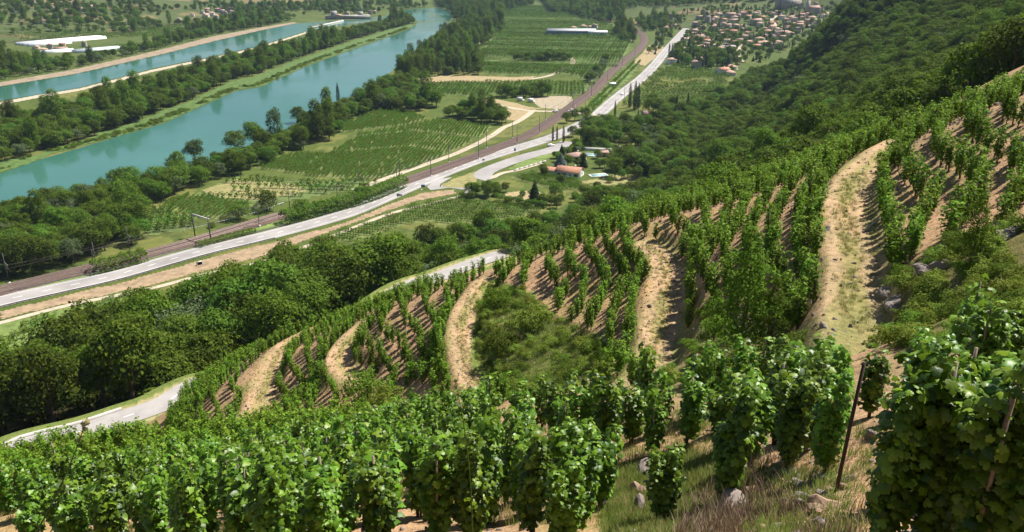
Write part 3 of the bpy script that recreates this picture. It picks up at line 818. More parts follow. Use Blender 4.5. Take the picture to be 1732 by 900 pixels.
# water
Mw = MT('river_water'); Mw.rough(0.06); Mw.b.inputs['IOR'].default_value = 1.33; Mw.b.inputs['Specular IOR Level'].default_value = 0.5
big = Mw.noise(0.008, 3, .5)
Mw.col(Mw.ramp(big, [(.3, (0.026, 0.104, 0.078, 1)), (.7, (0.048, 0.145, 0.112, 1))]))
mp = Mw.n('ShaderNodeMapping'); mp.inputs['Scale'].default_value = (1, .35, 1); mp.inputs['Rotation'].default_value = (0, 0, .6)
Mw.l(Mw.n('ShaderNodeNewGeometry').outputs['Position'], mp.inputs[0])
rp = Mw.noise(0.9, 4, .6, mp.outputs[0]); rp2 = Mw.noise(0.02, 3, .5, mp.outputs[0])
rg = Mw.ramp(rp2, [(.4, (.04, .04, .04)), (.62, (.22, .22, .22))]); Mw.l(rg, Mw.b.inputs['Roughness'])
Mw.bump(rp, .12, .15)
WATER = Mw.m
RIV_L = [(-500,410),(-200,343),(0,294),(60,273),(160,243),(280,208),(400,154),(440,148),(520,112),(600,83),(660,62),(698,47),(706,38),(700,31),(684,22),(686,17)]
RIV_R = [(735,13.5),(755,17),(765,24),(762,34),(745,50),(708,80),(680,105),(655,128),(610,155),(565,182),(510,215),(440,250),(380,275),(300,303),(190,328),(150,333),(0,366),(-200,420),(-500,500)]
RIV = FP(RIV_L + RIV_R)
CAN = FP([(-500,272),(-200,196),(0,147),(127,126),(268,94),(368,69),(442,52),(502,40),(569,35),(600,34),(640,28),(690,21),(690,24),(660,31),(625,38),(579,44),(522,52),(435,79),(368,94),(254,117),(211,129),(134,149),(0,171),(-200,215),(-500,285)])
struct('river_water', flat_poly('river_water', RIV, .14, WATER))
struct('canal_water', flat_poly('canal_water', CAN, .14, WATER))
# land covers
TAN = plain('stubble', (0.29, 0.225, 0.12), .95, .3, .35, bump=.3)
PALE_DIRT = plain('pale_dirt', (0.40, 0.34, 0.25), .95, .2, .5, bump=.2)
EARTH = plain('bare_earth', (0.27, 0.195, 0.12), .95, .35, .3, bump=.4)
TURF = plain('turf', (0.13, 0.18, 0.045), .95, .35, .2, bump=.3)
LUSH = plain('bank_grass', (0.075, 0.125, 0.03), .95, .4, .3, bump=.4)
DRYT = plain('dry_turf', (0.22, 0.20, 0.08), .95, .3, .25, bump=.3)
ASPH = plain('old_asphalt', (0.28, 0.262, 0.25), .9, .2, .06)
ASPH2 = plain('lane_asphalt', (0.30, 0.28, 0.265), .9, .12, .4)
PATCH = plain('asphalt_patch', (0.25, 0.23, 0.22), .9, .1, .3)
PAINT = plain('road_paint', (0.78, 0.78, 0.76), .7, .05, 2)
CONC = plain('concrete', (0.50, 0.48, 0.44), .85, .15, .8)
BALL = plain('ballast', (0.105, 0.070, 0.057), .95, .3, 1.2, bump=.5)
STEEL = plain('rail_steel', (0.20, 0.16, 0.14), .45, .2, 2, metal=.8)
METAL = plain('galvanised_steel', (0.30, 0.30, 0.29), .5, .15, 2, metal=.5)
DARKM = plain('dark_steel', (0.07, 0.065, 0.06), .6, .2, 2)
def cover(name, UV, mat, g=1.5, off=.06, wob=.8): return struct(name, blot(name, px(UV), g, off, mat, wob))
cover('river_bank', [(-100,330),(0,292),(60,270),(160,242),(280,206),(400,152),(440,146),(520,110),(600,81),(660,60),(698,46),(697,40),(650,53),(590,72),(500,103),(430,130),(390,138),(330,168),(250,200),(160,228),(60,262),(0,275),(-100,300)], LUSH, 2, .20, 3)
cover('canal_bank', [(-60,159),(0,146.5),(127,125.5),(268,93.5),(368,68.5),(442,51.5),(502,39.5),(498,37.5),(440,47),(360,62),(262,87),(120,119),(0,140),(-60,152)], plain('embankment', (0.25, 0.195, 0.135), .95, .25, .1), 2, .25, .5)
cover('towpath', [(-60,186),(0,173),(70,160),(134,150.5),(211,130.5),(254,119),(368,95.5),(435,80.5),(520,53.5),(520,56),(435,84),(368,98.5),(254,123),(211,135),(134,154),(70,165),(0,178),(-60,191)], PALE_DIRT, 1.6, .18, .4)
for nm, UV, mt in [
 ('stubble_field', [(715,131),(760,127),(870,131),(905,129),(900,136),(850,140),(780,139),(716,139)], TAN),
 ('stubble_field', [(806,169),(835,167.5),(870,174),(895,181),(920,184),(890,185),(835,179)], TAN),
 ('stubble_field', [(845,184),(870,185),(898,188),(893,196),(876,205),(857,203)], TAN),
 ('stubble_field', [(1072,106),(1098,76),(1124,80),(1108,98),(1090,112)], TAN),
 ('farm_yard', [(893,167),(925,163),(965,163),(978,178),(950,185),(915,183)], plain('farm_dirt', (0.30, 0.25, 0.17), .95, .3, .4)),
 ('dry_meadow', [(340,322),(400,303),(500,312),(520,325),(440,340),(380,336)], DRYT),
 ('dry_lawn', [(978,308),(1010,302),(1040,297),(1095,298),(1098,312),(1050,318),(985,316)], DRYT),
 ('dry_lawn', [(860,325),(905,322),(925,332),(930,345),(870,340),(850,333)], TAN),
 ('grass_island', [(748,312),(775,300),(805,290),(812,300),(800,314),(780,318),(750,318)], DRYT),
 ('grass_verge', [(858,286),(905,260),(945,252),(950,258),(910,275),(880,287)], TURF),
 ('grass_verge', [(470,375),(560,352),(640,330),(690,312),(694,316),(650,336),(590,350),(450,388),(330,417),(200,455),(120,475),(0,500),(0,495),(120,468),(200,450),(330,412),(400,396)], TURF),
 ('roadside_earth', [(0,527),(200,480),(335,442),(452,412),(580,378),(650,350),(716,326),(768,321),(772,327),(700,341),(650,359),(590,380),(500,413),(430,438),(345,459),(250,484),(120,512),(0,540)], EARTH),
 ('hillside_field', [(-50,640),(-50,560),(60,530),(160,505),(225,490),(215,510),(170,540),(130,580),(60,620)], TURF),
 ('river_meadow', [(700,135),(712,130),(712,160),(725,172),(700,175)], PALE_DIRT)]:
    cover(nm, UV, mt, 1.2 if UV[0][1] > 160 else 2.2, .08)
# roads
ROAD = smooth(FP([(-260,572),(-120,541),(0,510),(100,487.5),(201,464.5),(335,426.5),(452,398.5),(580,363.5),(650,335),(716,307),(790,277.5),(866,253.5),(931,233.5),(962,220),(992,206),(1012,194),(1036,172),(1060,152),(1088,130),(1110,107),(1126,87),(1142,69),(1160,50),(1178,38)]), 4)
def widths(P, w0): return w0
struct('main_road', strip('main_road', ROAD, [(-5.6, .10), (0, .16), (5.6, .10)], ASPH, 5))
mk = MB()
P_, s_ = resample(ROAD, 1.5); N_ = normals2(P_)
def seg(P, N, i, j, o, w, z=.19):
    a, b = P[i] + N[i] * (o - w), P[i] + N[i] * (o + w); c, d = P[j] + N[j] * (o + w), P[j] + N[j] * (o - w)
    h = lambda p, oo: H1(p[0], p[1]) * 0 + z - abs(oo) * .0107
    return [(a[0], a[1], h(a, o)), (d[0], d[1], h(d, o)), (c[0], c[1], h(c, o)), (b[0], b[1], h(b, o))]
for i in range(0, len(P_) - 2):
    if s_[i] < 1400:
        mk.add(seg(P_, N_, i, i + 1, 3.9, .09), [(0, 1, 2, 3)]); mk.add(seg(P_, N_, i, i + 1, -3.9, .09), [(0, 1, 2, 3)])
        if i % 6 < 2: mk.add(seg(P_, N_, i, i + 1, 0, .13), [(0, 1, 2, 3)])
tag(link('road_markings', mk.mesh('road_markings', PAINT)), kind='structure')
SLIP = FP([(962,240),(945,249),(925,256),(900,262),(868,272),(838,283),(820,292),(818,299),(832,303)])
struct('slip_road', strip('slip_road', smooth(SLIP, 5), [(-5.0, .13), (5.0, .13)], ASPH, 3))
struct('road_junction', flat_poly('road_junction', FP([(738,304),(722,316),(728,322),(760,318),(790,322),(778,333),(800,326),(806,317),(780,318),(752,317),(744,312),(765,300)]), .118, ASPH))
struct('house_drive', strip('house_drive', smooth(FP([(832,301),(850,293),(872,289),(890,284),(915,276)]), 4), [(-1.6, .14), (1.6, .14)], PALE_DIRT, 3))
struct('verge_path', strip('verge_path', smooth(FP([(-60,562),(0,547),(120,516),(250,490),(345,465),(430,446),(500,424),(590,389),(660,362),(730,344),(785,331)]), 4), [(-1.3, .16), (1.3, .16)], PALE_DIRT, 3))
DPATH = FP([(600,322),(640,307),(690,289),(765,262.5),(806,244),(835,228),(852,216),(872,208),(893,195),(902,186)])
struct('dirt_track', strip('dirt_track', smooth(DPATH, 4), [(-2.2, .16), (2.2, .16)], PALE_DIRT, 3))
struct('crossing_road', strip('crossing_road', smooth(FP([(835,178),(870,184),(902,188),(939,189),(965,190),(988,193),(1010,196)]), 4), [(-2.6, .2), (2.6, .2)], PALE_DIRT, 3))
struct('field_track', strip('field_track', smooth(FP([(708,160),(703,148),(706,136)]), 4), [(-2.5, .16), (2.5, .16)], PALE_DIRT, 3))
struct('field_track', strip('field_track', smooth(FP([(780,90),(800,78),(818,68),(828,58)]), 4), [(-3, .16), (3, .16)], PALE_DIRT, 3))
struct('field_track', strip('field_track', smooth(FP([(900,134),(930,128),(950,118),(968,108),(968,98)]), 4), [(-2.5, .16), (2.5, .16)], PALE_DIRT, 3))
struct('village_lane', strip('village_lane', smooth(FP([(1254,105),(1248,96),(1250,86),(1258,76),(1268,72)]), 4), [(-3.0, .3), (3.0, .3)], PALE_DIRT, 3))
struct('village_lane', strip('village_lane', smooth(FP([(1312,58),(1310,52),(1306,46),(1310,43)]), 4), [(-4, .4), (4, .4)], PALE_DIRT, 3))
struct('garden_lane', strip('garden_lane', smooth(FP([(1045,248),(1060,258),(1070,263),(1110,270),(1145,276),(1170,268)]), 4), [(-2.2, .25), (2.2, .25)], PALE_DIRT, 3))
# lane on the slope
struct('hill_lane', strip('hill_lane', LANE_XY, [(-2.4, .10), (0, .14), (2.4, .10)], ASPH2, 2))
lm = MB(); P_, s_ = resample(LANE_XY, 1.5); N_ = normals2(P_)
for i in range(0, len(P_) - 2):
    if i % 5 < 1:
        q = seg(P_, N_, i, i + 1, 0, .08); zz = [H1(p[0], p[1]) * 0 + CAMZ - 66 + .15 for p in q]
        lm.add([(p[0], p[1], z) for p, z in zip(q, zz)], [(0, 1, 2, 3)])
tag(link('lane_markings', lm.mesh('lane_markings', PAINT)), kind='structure')
kerb = [p for p in LANE_XY if proj(p[0], p[1], CAMZ - 66)[0] < 215]
tag(link('kerb_wall', strip('kerb_wall', kerb, [(2.5, .0), (2.5, .42), (2.85, .42), (2.85, -.5)], CONC, 2)), 'low pale concrete kerb wall edging the lane at the lower left', 'wall')
# railway
RAIL = smooth(FP([(-300,572),(-120,530),(0,492.5),(147,456),(275,424),(335,407),(469,367),(600,333),(687,306),(771,277),(835,252.5),(898,226.5),(950,193),(977,173),(1008,150),(1028,127),(1059,101),(1078,86),(1089,72),(1088,61),(1079,52),(1070,44)]), 4)
struct('railway_bed', strip('railway_bed', RAIL, [(-5.0, .1), (-3.9, .65), (3.9, .65), (5.0, .1)], BALL, 4))
tr = MB(); P_, s_ = resample(RAIL, 5); N_ = normals2(P_)
for o in (-2.75, -1.3, 1.3, 2.75):
    Q = P_ + N_ * o
    Vv = []; 
    for q, n_ in zip(Q, N_): Vv += [(q[0] - n_[0] * .05, q[1] - n_[1] * .05, .66), (q[0] - n_[0] * .05, q[1] - n_[1] * .05, .86), (q[0] + n_[0] * .05, q[1] + n_[1] * .05, .86), (q[0] + n_[0] * .05, q[1] + n_[1] * .05, .66)]
    tr.add(Vv, [(4 * i + a, 4 * i + a + 1, 4 * i + a + 5, 4 * i + a + 4) for i in range(len(Q) - 1) for a in range(3)])
tag(link('railway_track', tr.mesh('railway_track', STEEL)), 'twin railway tracks of steel rails on dark brown ballast', 'railway track')
sl_ = MB(); P_, s_ = resample(RAIL[:30], .7)
# ------------------------------------------------------------------ rows in the valley fields
def hedge_mesh(name, mat, L_, w, h, n, size, seed, gappy=0):
    r = np.random.default_rng(seed)
    x = r.uniform(-L_ / 2, L_ / 2, n)
    if gappy: x = (np.round(x / gappy) * gappy) + r.normal(size=n) * gappy * .22
    y = r.uniform(-.5, .5, n) * w; z = h * r.uniform(.12, 1, n) ** .7 * (1 + .12 * np.sin(x * 2.3 + seed))
    N = unit(np.c_[r.normal(size=n) * .5, y / w * 2, .7 + 0 * z] + r.normal(size=(n, 3)) * .4)
    V, F = leaves(np.c_[x, y, z], N, size, 'quad', seed)
    return mesh(name, V, F, mat)
HV = [hedge_mesh('vine_row', L_BRIGHT, 5, .9, 1.7, 320, .33, 400 + s, 1.25) for s in range(3)]
HO = [hedge_mesh('orchard_row', [L_BRIGHT, L_ORCH, L_BRIGHT][s], 10, 2.0, 3.0, 190, .75, 410 + s, 3.3) for s in range(3)]
ROWS = {}
SOILV = plain('pale_field_soil', (0.13, 0.155, 0.045), .95, .3, .3); SOILO = plain('grassy_field_soil', (0.10, 0.14, 0.035), .95, .35, .06)
def field(name, UV, d_uv, gap, L_, kind, label, cat, miss=.03, hs=1.0, poly=None):
    P = np.array(poly if poly is not None else px(UV)); a, b = PZ(*d_uv[0]), PZ(*d_uv[1]); d = unit(np.array(b) - np.array(a)); n = np.array([-d[1], d[0]])
    s = P @ d; t = P @ n; r = np.random.default_rng(len(UV) * 7 + int(s.max()) % 97)
    S_, T_ = np.meshgrid(np.arange(s.min(), s.max(), L_ * .96), np.arange(t.min(), t.max(), gap), indexing='ij')
    Q = S_.ravel()[:, None] * d + T_.ravel()[:, None] * n
    m = inpoly(Q[:, 0], Q[:, 1], P) & (r.uniform(size=len(Q)) > miss)
    Q = Q[m]; k = len(Q)
    if not k: return
    rot = np.c_[np.zeros((k, 2)), np.full(k, math.atan2(d[1], d[0])) + r.choice([0, math.pi], k)]
    blk = 1 + .25 * _vn(Q[:, 0], Q[:, 1], 30, 5)
    if name == 'j':
        tb = Q @ n; bn = _vn(tb, tb * 0 + 3.3, 16, 8) + .5 * _vn(tb, tb * 0 + 1.1, 45, 9); blk = np.clip(1 + 1.2 * bn, .25, 1.5)
    scl = np.c_[np.ones(k), r.uniform(.8, 1.2, k), r.uniform(.8, 1.2, k) * hs * blk]
    zz = H(Q[:, 0], Q[:, 1])
    if kind == 'v' or name in 'jnkirq': struct('field_soil', blot('field_soil', P, 2.0 if kind == 'v' else 4.0, .07, SOILV if kind == 'v' else SOILO, 1))
    ROWS.setdefault((kind, label, cat), []).append((np.c_[Q, zz], scl, rot, r.integers(0, 3, k)))
VL = ('valley_vine_rows', 'long parallel green vine rows filling the small fields beside the railway', 'vineyard')
OL = ('orchard_rows', 'broad rows of dark green fruit bushes on the flat plain between river and railway', 'orchard')
dm = ((430,285),(560,302))
dv = ((610,300),(690,226))
field('a', [(575,212),(650,184),(690,189),(722,200),(690,211),(580,224)], dv, 2.1, 5, 'v', *VL[1:], hs=1.1)
field('b', [(592,231),(690,214),(740,203),(832,214),(812,232),(700,221),(640,228)], dv, 2.1, 5, 'v', *VL[1:])
field('c', [(560,258),(600,235),(690,224),(800,237),(765,256),(700,248)], dv, 2.1, 5, 'v', *VL[1:])
field('d', [(430,284),(480,262),(555,260),(690,251),(762,258),(690,284),(640,302),(560,301)], dv, 2.1, 5, 'v', *VL[1:])
field('e', [(262,352),(310,330),(455,349),(372,371)], dv, 2.4, 5, 'v', *VL[1:])
field('f', [(505,420),(560,399),(640,374),(700,351),(760,336),(850,344),(915,353),(880,368),(800,378),(740,381),(740,373),(690,378),(620,402)], ((650,354),(860,372)), 2.7, 5, 'v', *VL[1:], hs=.95)
field('g', [(865,300),(890,293),(925,296),(975,304),(985,314),(1060,320),(1090,313),(1100,318),(1060,328),(940,320),(900,312)], ((890,293),(985,314)), 2.0, 5, 'v', *VL[1:])
field('h', [(110,545),(150,520),(218,492),(205,515),(165,552)], ((120,550),(212,497)), 2.6, 5, 'v', *VL[1:])
field('i', [(330,330),(400,300),(520,310),(600,304),(640,310),(560,328),(470,345),(400,343)], ((400,300),(600,306)), 6.5, 10, 'o', *OL[1:], miss=.25, hs=.9)
field('n', [(730,160),(715,143),(790,140),(900,139),(1000,142),(985,160),(960,162),(900,158),(850,150),(830,165)], ((720,150),(900,152)), 4.5, 10, 'o', *OL[1:], miss=.03, hs=.85)
Jp = [(812,12),(905,10),(985,20),(1060,55),(1068,72),(1060,92),(1030,120),(1000,138),(965,126),(900,128),(830,126),(816,124),(818,112),(800,98),(830,70),(850,45),(852,25)]
field('j', Jp, ((830,100),(1000,104)), 6.0, 10, 'o', *OL[1:], miss=.05, hs=.8)
field('k', [(985,186),(1006,165),(1060,112),(1085,100),(1068,130),(1030,165),(1008,190)], ((1000,170),(1060,112)), 5.0, 10, 'o', *OL[1:], miss=.1, hs=.8)
field('l', [(1052,192),(1065,170),(1100,135),(1130,108),(1235,125),(1225,150),(1190,180),(1120,178)], ((1100,150),(1220,150)), 6, 10, 'o', *OL[1:], miss=.3, hs=.9)
field('m', [(0,60),(60,70),(320,60),(420,45),(480,36),(420,32),(200,50),(0,50)], ((0,70),(300,62)), 9, 10, 'o', *OL[1:], miss=.35, hs=.7)
field('q', [(180,78),(300,68),(330,66),(230,84),(200,90)], ((180,80),(300,68)), 6, 10, 'o', *OL[1:], miss=.1, hs=.6)
field('s', [(0,600),(0,560),(60,538),(120,525),(110,545),(60,585)], ((0,575),(100,535)), 4, 10, 'o', *OL[1:], miss=.35, hs=.55)
field('r', [(230,380),(262,354),(340,369),(300,392),(250,398)], ((240,380),(330,372)), 3.6, 10, 'o', *OL[1:], miss=.05, hs=.9)
def proto_row(meshes, nm, UV, label, cat, grp):
    out = []
    for k, me_ in enumerate(meshes):
        x, y = PZ(*UV[k]); o = link(nm, me_, None, (x, y, H1(x, y)), (0, 0, math.atan2(*(np.array(PZ(850,214)) - np.array(PZ(690,280)))[::-1])))
        tag(o, label[k], cat, grp); out.append(o)
    return out
PV = proto_row(HV, 'vine_row', [(694,286),(702,283),(710,279.5)], ['short bright vine row at the track end of the valley vineyard, nearest the railway', 'short vine row second from the railway end of the valley vineyard', 'short vine row third from the railway end of the valley vineyard'], 'vine row', 'vine rows by the dirt track')
PO = proto_row(HO, 'orchard_row', [(1004,183),(1012,176),(1020,168)], ['short row of fruit bushes nearest the level crossing', 'second short row of fruit bushes from the level crossing', 'third short row of fruit bushes from the level crossing'], 'orchard row', 'fruit rows by the level crossing')
for (kind, label, cat), L_ in ROWS.items():
    A_ = [np.concatenate(c) for c in zip(*L_)]
    stuff_scatter('valley_vine_rows' if kind == 'v' else 'orchard_rows', *A_, PV if kind == 'v' else PO, label, cat)
# ------------------------------------------------------------------ trees
CAND = []      # kind, variant, x, y, scale, region
REG = {}
HOUSE_SPOTS = [PZ(u, v) for u, v in [(985,300),(945,295),(975,268),(1008,262),(1020,262),(1108,200),(1215,122),(1195,97),(1258,145),(1205,188)]]
def wood(region, P, gap, kinds, s0, s1, label, grp, thin=0.0, keep=None, seed=None):
    REG[region] = (label, grp)
    Q = scatter_poly(P, gap, len(CAND) + 3 if seed is None else seed); r = np.random.default_rng(len(Q) + 5)
    if len(Q) == 0: return
    m = r.uniform(size=len(Q)) > thin
    if keep is not None: m &= keep(Q[:, 0], Q[:, 1])
    for L_, w in ((ROAD, 8.5), (RAIL, 9), (LANE_XY, 6.5), (SLIP, 7), (DPATH, 4)):
        m &= _dist_poly(Q[:, 0], Q[:, 1], L_)[0] > (w * .7 if region in ('rail hedge', 'rail bushes', 'road trees') else w)
    for hx, hy in HOUSE_SPOTS: m &= np.hypot(Q[:, 0] - hx, Q[:, 1] - hy) > 8.5
    m &= ~inpoly(Q[:, 0], Q[:, 1], RIV) & ~inpoly(Q[:, 0], Q[:, 1], CAN)
    Q = Q[m]; names = list(kinds); w = np.array([kinds[k] for k in names], float); w /= w.sum()
    ks = r.choice(len(names), len(Q), p=w)
    cl = _vn(Q[:, 0], Q[:, 1], gap * 5, 9)
    for i, (x, y) in enumerate(Q):
        kd = names[ks[i]]; nv = len(PROTO[kd])
        CAND.append((kd, int(r.integers(nv)), x, y, r.uniform(s0, s1) * (1 + .3 * cl[i]), region))
wood('lane wood', [B(-260,600,146), B(50,600,140), B(200,600,138), B(340,600,146), B(450,600,156), B(600,460,176), B(690,450,176), B(700,440,235), B(590,440,272), B(520,440,292), B(400,450,276), B(280,470,240), B(180,520,206), B(0,560,182), B(-260,560,175)], 6.6, {'broad': 5, 'oak': 2, 'willow': .8}, .95, 1.65, 'broad green tree in the wood below the hill lane', 'trees of the wood below the hill lane')
wood('ridge wood', [B(720,440,198), B(830,430,190), B(900,400,160), B(1000,390,135), B(1110,350,135), B(1130,330,300), B(1120,310,385), B(1060,330,370), B(1000,340,335), B(940,350,300), B(880,370,272), B(830,380,262), B(740,385,250), B(700,400,240)], 6.2, {'broad': 3, 'oak': 3, 'willow': 1.2}, .85, 1.25, 'broad tree in the dense wood just beyond the vineyard ridge', 'trees of the wood beyond the vineyard ridge')
wood('hollow wood', FP([(915,384),(950,372),(1000,354),(1060,338),(1110,322),(1160,318),(1160,370),(1000,405),(860,450),(650,480),(640,452),(700,430),(790,414),(870,402)]), 6.2, {'broad': 4, 'oak': 2, 'willow': 1}, .8, 1.3, 'leafy tree in the hollow between road vineyard and ridge', 'trees of the hollow below the ridge')
wood('house gardens', FP([(902,290),(935,262),(958,250),(1030,248),(1062,285),(1035,300),(1022,285),(985,280),(962,292),(920,302)]), 8, {'broad': 4, 'shrub': 2, 'oak': 1}, .42, .8, 'small garden tree around the two pool houses', 'trees around the two pool houses', .15)
wood('roadside trees', FP([(775,333),(800,325),(860,322),(900,330),(925,338),(860,338),(800,342)]), 6.5, {'broad': 4, 'oak': 1}, .45, .75, 'tree in the dry garden between junction and road vineyard', 'trees of the dry garden', .2)
wood('junction wood', FP([(850,345),(870,335),(935,342),(985,322),(1000,320),(1060,324),(1060,335),(980,345),(900,362)]), 6.5, {'broad': 3, 'oak': 1}, .4, .65, 'garden tree between bamboo hedge and white house', 'trees between bamboo hedge and white house')
wood('hill forest', [B(1000,380,135), B(1120,340,300), B(1080,300,372), B(1110,290,400), B(1080,250,455), B(1130,215,560), B(1200,190,640), B(1240,150,720), B(1270,110,820), B(1330,90,900), B(1400,50,980), B(1900,50,1000), B(2050,100,150), B(1732,140,140), B(1600,180,150), B(1500,210,150), B(1180,320,132)], 5.0, {'oak': 12, 'broad': .8, 'willow': .12}, .72, 1.2, 'small round oak on the steep wooded hillside', 'trees of the hillside forest')
wood('garden wood', FP([(955,228),(1005,205),(1050,212),(1130,208),(1160,215),(1180,235),(1140,262),(1060,256),(1040,246),(1000,250),(975,240)]), 7.5, {'broad': 4, 'willow': 1, 'oak': 1}, .75, 1.15, 'leafy tree behind the two pool gardens', 'trees behind the pool gardens')
wood('garden edge', FP([(1030,290),(1062,262),(1110,272),(1140,285),(1150,300),(1110,318),(1095,300),(1050,292)]), 7, {'broad': 4, 'willow': 1}, .9, 1.25, 'leafy tree at the far edge of the dry lawn', 'trees around the dry lawn')
wood('river wood', FP([(-160,420),(0,374),(150,341),(232,324),(300,309),(380,283),(480,241),(560,198),(600,178),(640,160),(700,125),(706,160),(745,182),(700,190),(640,185),(590,205),(560,238),(480,262),(430,290),(350,310),(300,330),(260,350),(235,378),(250,398),(200,428),(110,452),(0,478),(-160,510)]), 6.8, {'broad': 6, 'willow': 1, 'poplar': .12}, .85, 1.35, 'bushy tree in the belt along the near river bank', 'trees of the near river bank')
wood('poplar wood', FP([(665,135),(705,105),(735,82),(755,60),(800,42),(850,42),(852,50),(826,70),(790,95),(815,112),(815,127),(730,129),(700,140)]), 8.5, {'poplar': 3, 'broad': 2}, .85, 1.12, 'tall dense poplar in the wood at the river bend', 'poplars at the river bend')
wood('far river wood', FP([(762,20),(770,36),(800,42),(850,42),(850,20),(905,8),(880,2),(735,2),(740,12)]), 10, {'broad': 3, 'poplar': 1.5}, .9, 1.3, 'far dark tree near the upper river', 'far trees near the upper river')
wood('island wood', FP([(-200,276),(0,221),(130,191),(250,153),(300,136),(400,109),(480,88),(560,67),(640,47),(690,32),(700,40),(650,52),(590,70),(500,101),(430,128),(390,136),(330,166),(250,200),(160,230),(60,262),(0,274),(-200,330)]), 6.8, {'broad': 7, 'poplar': .8, 'willow': .9}, .85, 1.35, 'round green tree on the long wooded island', 'trees of the river island')
wood('canal belt', FP([(-100,152),(0,136),(120,117),(262,85),(360,60),(460,42),(500,34),(420,33),(300,62),(215,92),(110,106),(60,108),(0,108),(-100,118)]), 9.5, {'broad': 5, 'poplar': 1, 'willow': .5}, .8, 1.2, 'tree in the belt along the far canal bank', 'trees along the far canal bank')
wood('far plain', px([(-100,100),(0,95),(200,60),(400,38),(640,22),(730,12),(640,2),(100,2),(-100,2)]), 15, {'broad': 5, 'poplar': .6, 'conifer': .3, 'oak': 2}, .7, 1.25, 'scattered tree on the far plain across the canal', 'trees of the far plain', keep=lambda x, y: (~inpoly(x, y, px([(15,60),(190,56),(218,78),(212,96),(60,100),(15,92)]))) & (_vn(x, y, 60, 51) + .5 * _vn(x, y, 25, 52) > -.08))
wood('far ridge', [B(-60,10,1950), B(300,10,1980), B(700,10,2050), B(930,10,1950), B(930,10,2700), B(300,0,2700), B(-100,0,2400)], 15, {'broad': 4, 'oak': 3}, .9, 1.3, 'far dark tree on the hills at the valley end', 'trees on the hills at the valley end', keep=lambda x, y: _vn(x, y, 70, 61) > -.25)
wood('village trees', px([(1090,105),(1110,60),(1085,35),(1160,20),(1290,8),(1420,8),(1400,40),(1330,90),(1250,120),(1230,130),(1130,100)]), 13, {'broad': 5, 'conifer': 1, 'cypress': .6}, .5, .85, 'garden tree among the village houses', 'trees among the village houses')
NOGH = px([(15,60),(190,56),(218,78),(212,100),(60,104),(15,92)])
wood('village hill', [B(930,20,1560), B(1060,20,1500), B(1180,20,1480), B(1300,14,1490), B(1400,12,1480), B(1520,12,1300), B(1560,0,2100), B(1300,0,2300), B(900,0,2300)], 11, {'broad': 4, 'oak': 4}, .9, 1.3, 'dark tree on the hill behind the village', 'trees on the hill behind the village')
wood('orchard hedge', FP([(864,104),(900,99),(965,99),(965,103),(900,104)]), 6, {'broad': 1}, .7, .9, 'round tree in the hedge across the orchard plain', 'trees of the orchard hedge')
wood('yard clump', FP([(838,166),(860,158),(905,155),(930,163),(900,166)]), 6, {'broad': 1, 'oak': 1}, .7, 1.0, 'round tree behind the two parked vans', 'trees behind the parked vans')
wood('field clump', FP([(752,200),(800,184),(850,196),(862,212),(830,212),(790,204)]), 6, {'broad': 3, 'poplar': .5}, .8, 1.1, 'dark tree of the clump beside the dirt track', 'trees of the clump beside the dirt track')
wood('rail clump', FP([(900,214),(930,200),(945,198),(935,208),(905,226),(885,228)]), 6, {'willow': 2, 'broad': 1}, .6, .8, 'grey green tree beside the railway near the crossing', 'trees beside the railway crossing')
wood('rail willows', FP([(985,140),(1010,118),(1025,108),(1010,130),(1000,140)]), 6, {'willow': 2, 'broad': 1}, .8, 1, 'bright round tree on the orchard side of the railway', 'trees on the orchard side of the railway')
wood('rail hedge', FP([(478,374),(560,350),(640,327),(682,308),(684,314),(640,332),(560,356),(482,380)]), 4.6, {'broad': 2, 'oak': 1}, .62, .85, 'thick round tree in the hedge between railway and road', 'trees of the hedge between railway and road')
wood('rail bushes', FP([(155,455),(245,430),(250,437),(165,460)]), 4.6, {'oak': 2}, .9, 1.0, 'thick bush tree between the railway and the road at the lower left', 'bushes between railway and road')
wood('road trees', FP([(340,385),(380,372),(470,350),(470,356),(380,382),(350,395)]), 6, {'shrub': 2, 'oak': .6}, 1.0, 1.5, 'low bush between the railway tracks and the field fence', 'bushes beside the railway')
wood('houses right', FP([(1085,198),(1100,180),(1180,182),(1240,170),(1262,140),(1270,190),(1200,212),(1130,205)]), 9, {'broad': 4, 'conifer': .5, 'cypress': .4, 'willow': 1}, .7, 1.1, 'garden tree near the red roofed house at the foot of the forest', 'garden trees at the foot of the forest', .2)
wood('roadside right', FP([(1120,100),(1135,85),(1240,95),(1240,128),(1135,108)]), 10, {'broad': 3, 'conifer': 1.2, 'cypress': .6}, .8, 1.2, 'dark tree beside the road into the village', 'trees beside the road into the village', .2)
wood('station trees', FP([(1040,60),(1052,72),(1075,72),(1070,50),(1080,40),(1130,38),(1125,50),(1085,56),(1060,42),(1000,36),(960,25),(1000,22),(1060,30)]), 11, {'broad': 3, 'poplar': 1}, .9, 1.3, 'round tree around the far end of the railway', 'trees around the far end of the railway')
print('CAND', len(CAND))
A = np.array([(c[2], c[3], c[4]) for c in CAND]); HT = np.array([PROTO[c[0]][c[1]][2] for c in CAND]) * A[:, 2]
AZt = H(A[:, 0], A[:, 1])
dist = np.sqrt(A[:, 0] ** 2 + A[:, 1] ** 2 + (AZt - CAMZ) ** 2)
vis = in_view(A[:, 0], A[:, 1], AZt + HT * .6, 50)
los = np.zeros(len(A), bool); ix = np.nonzero(vis)[0]; los[ix] = line_of_sight(A[ix, 0], A[ix, 1], AZt[ix] + HT[ix] * .9, 40)
sizeapp = np.where(vis & los, HT / dist, 0)
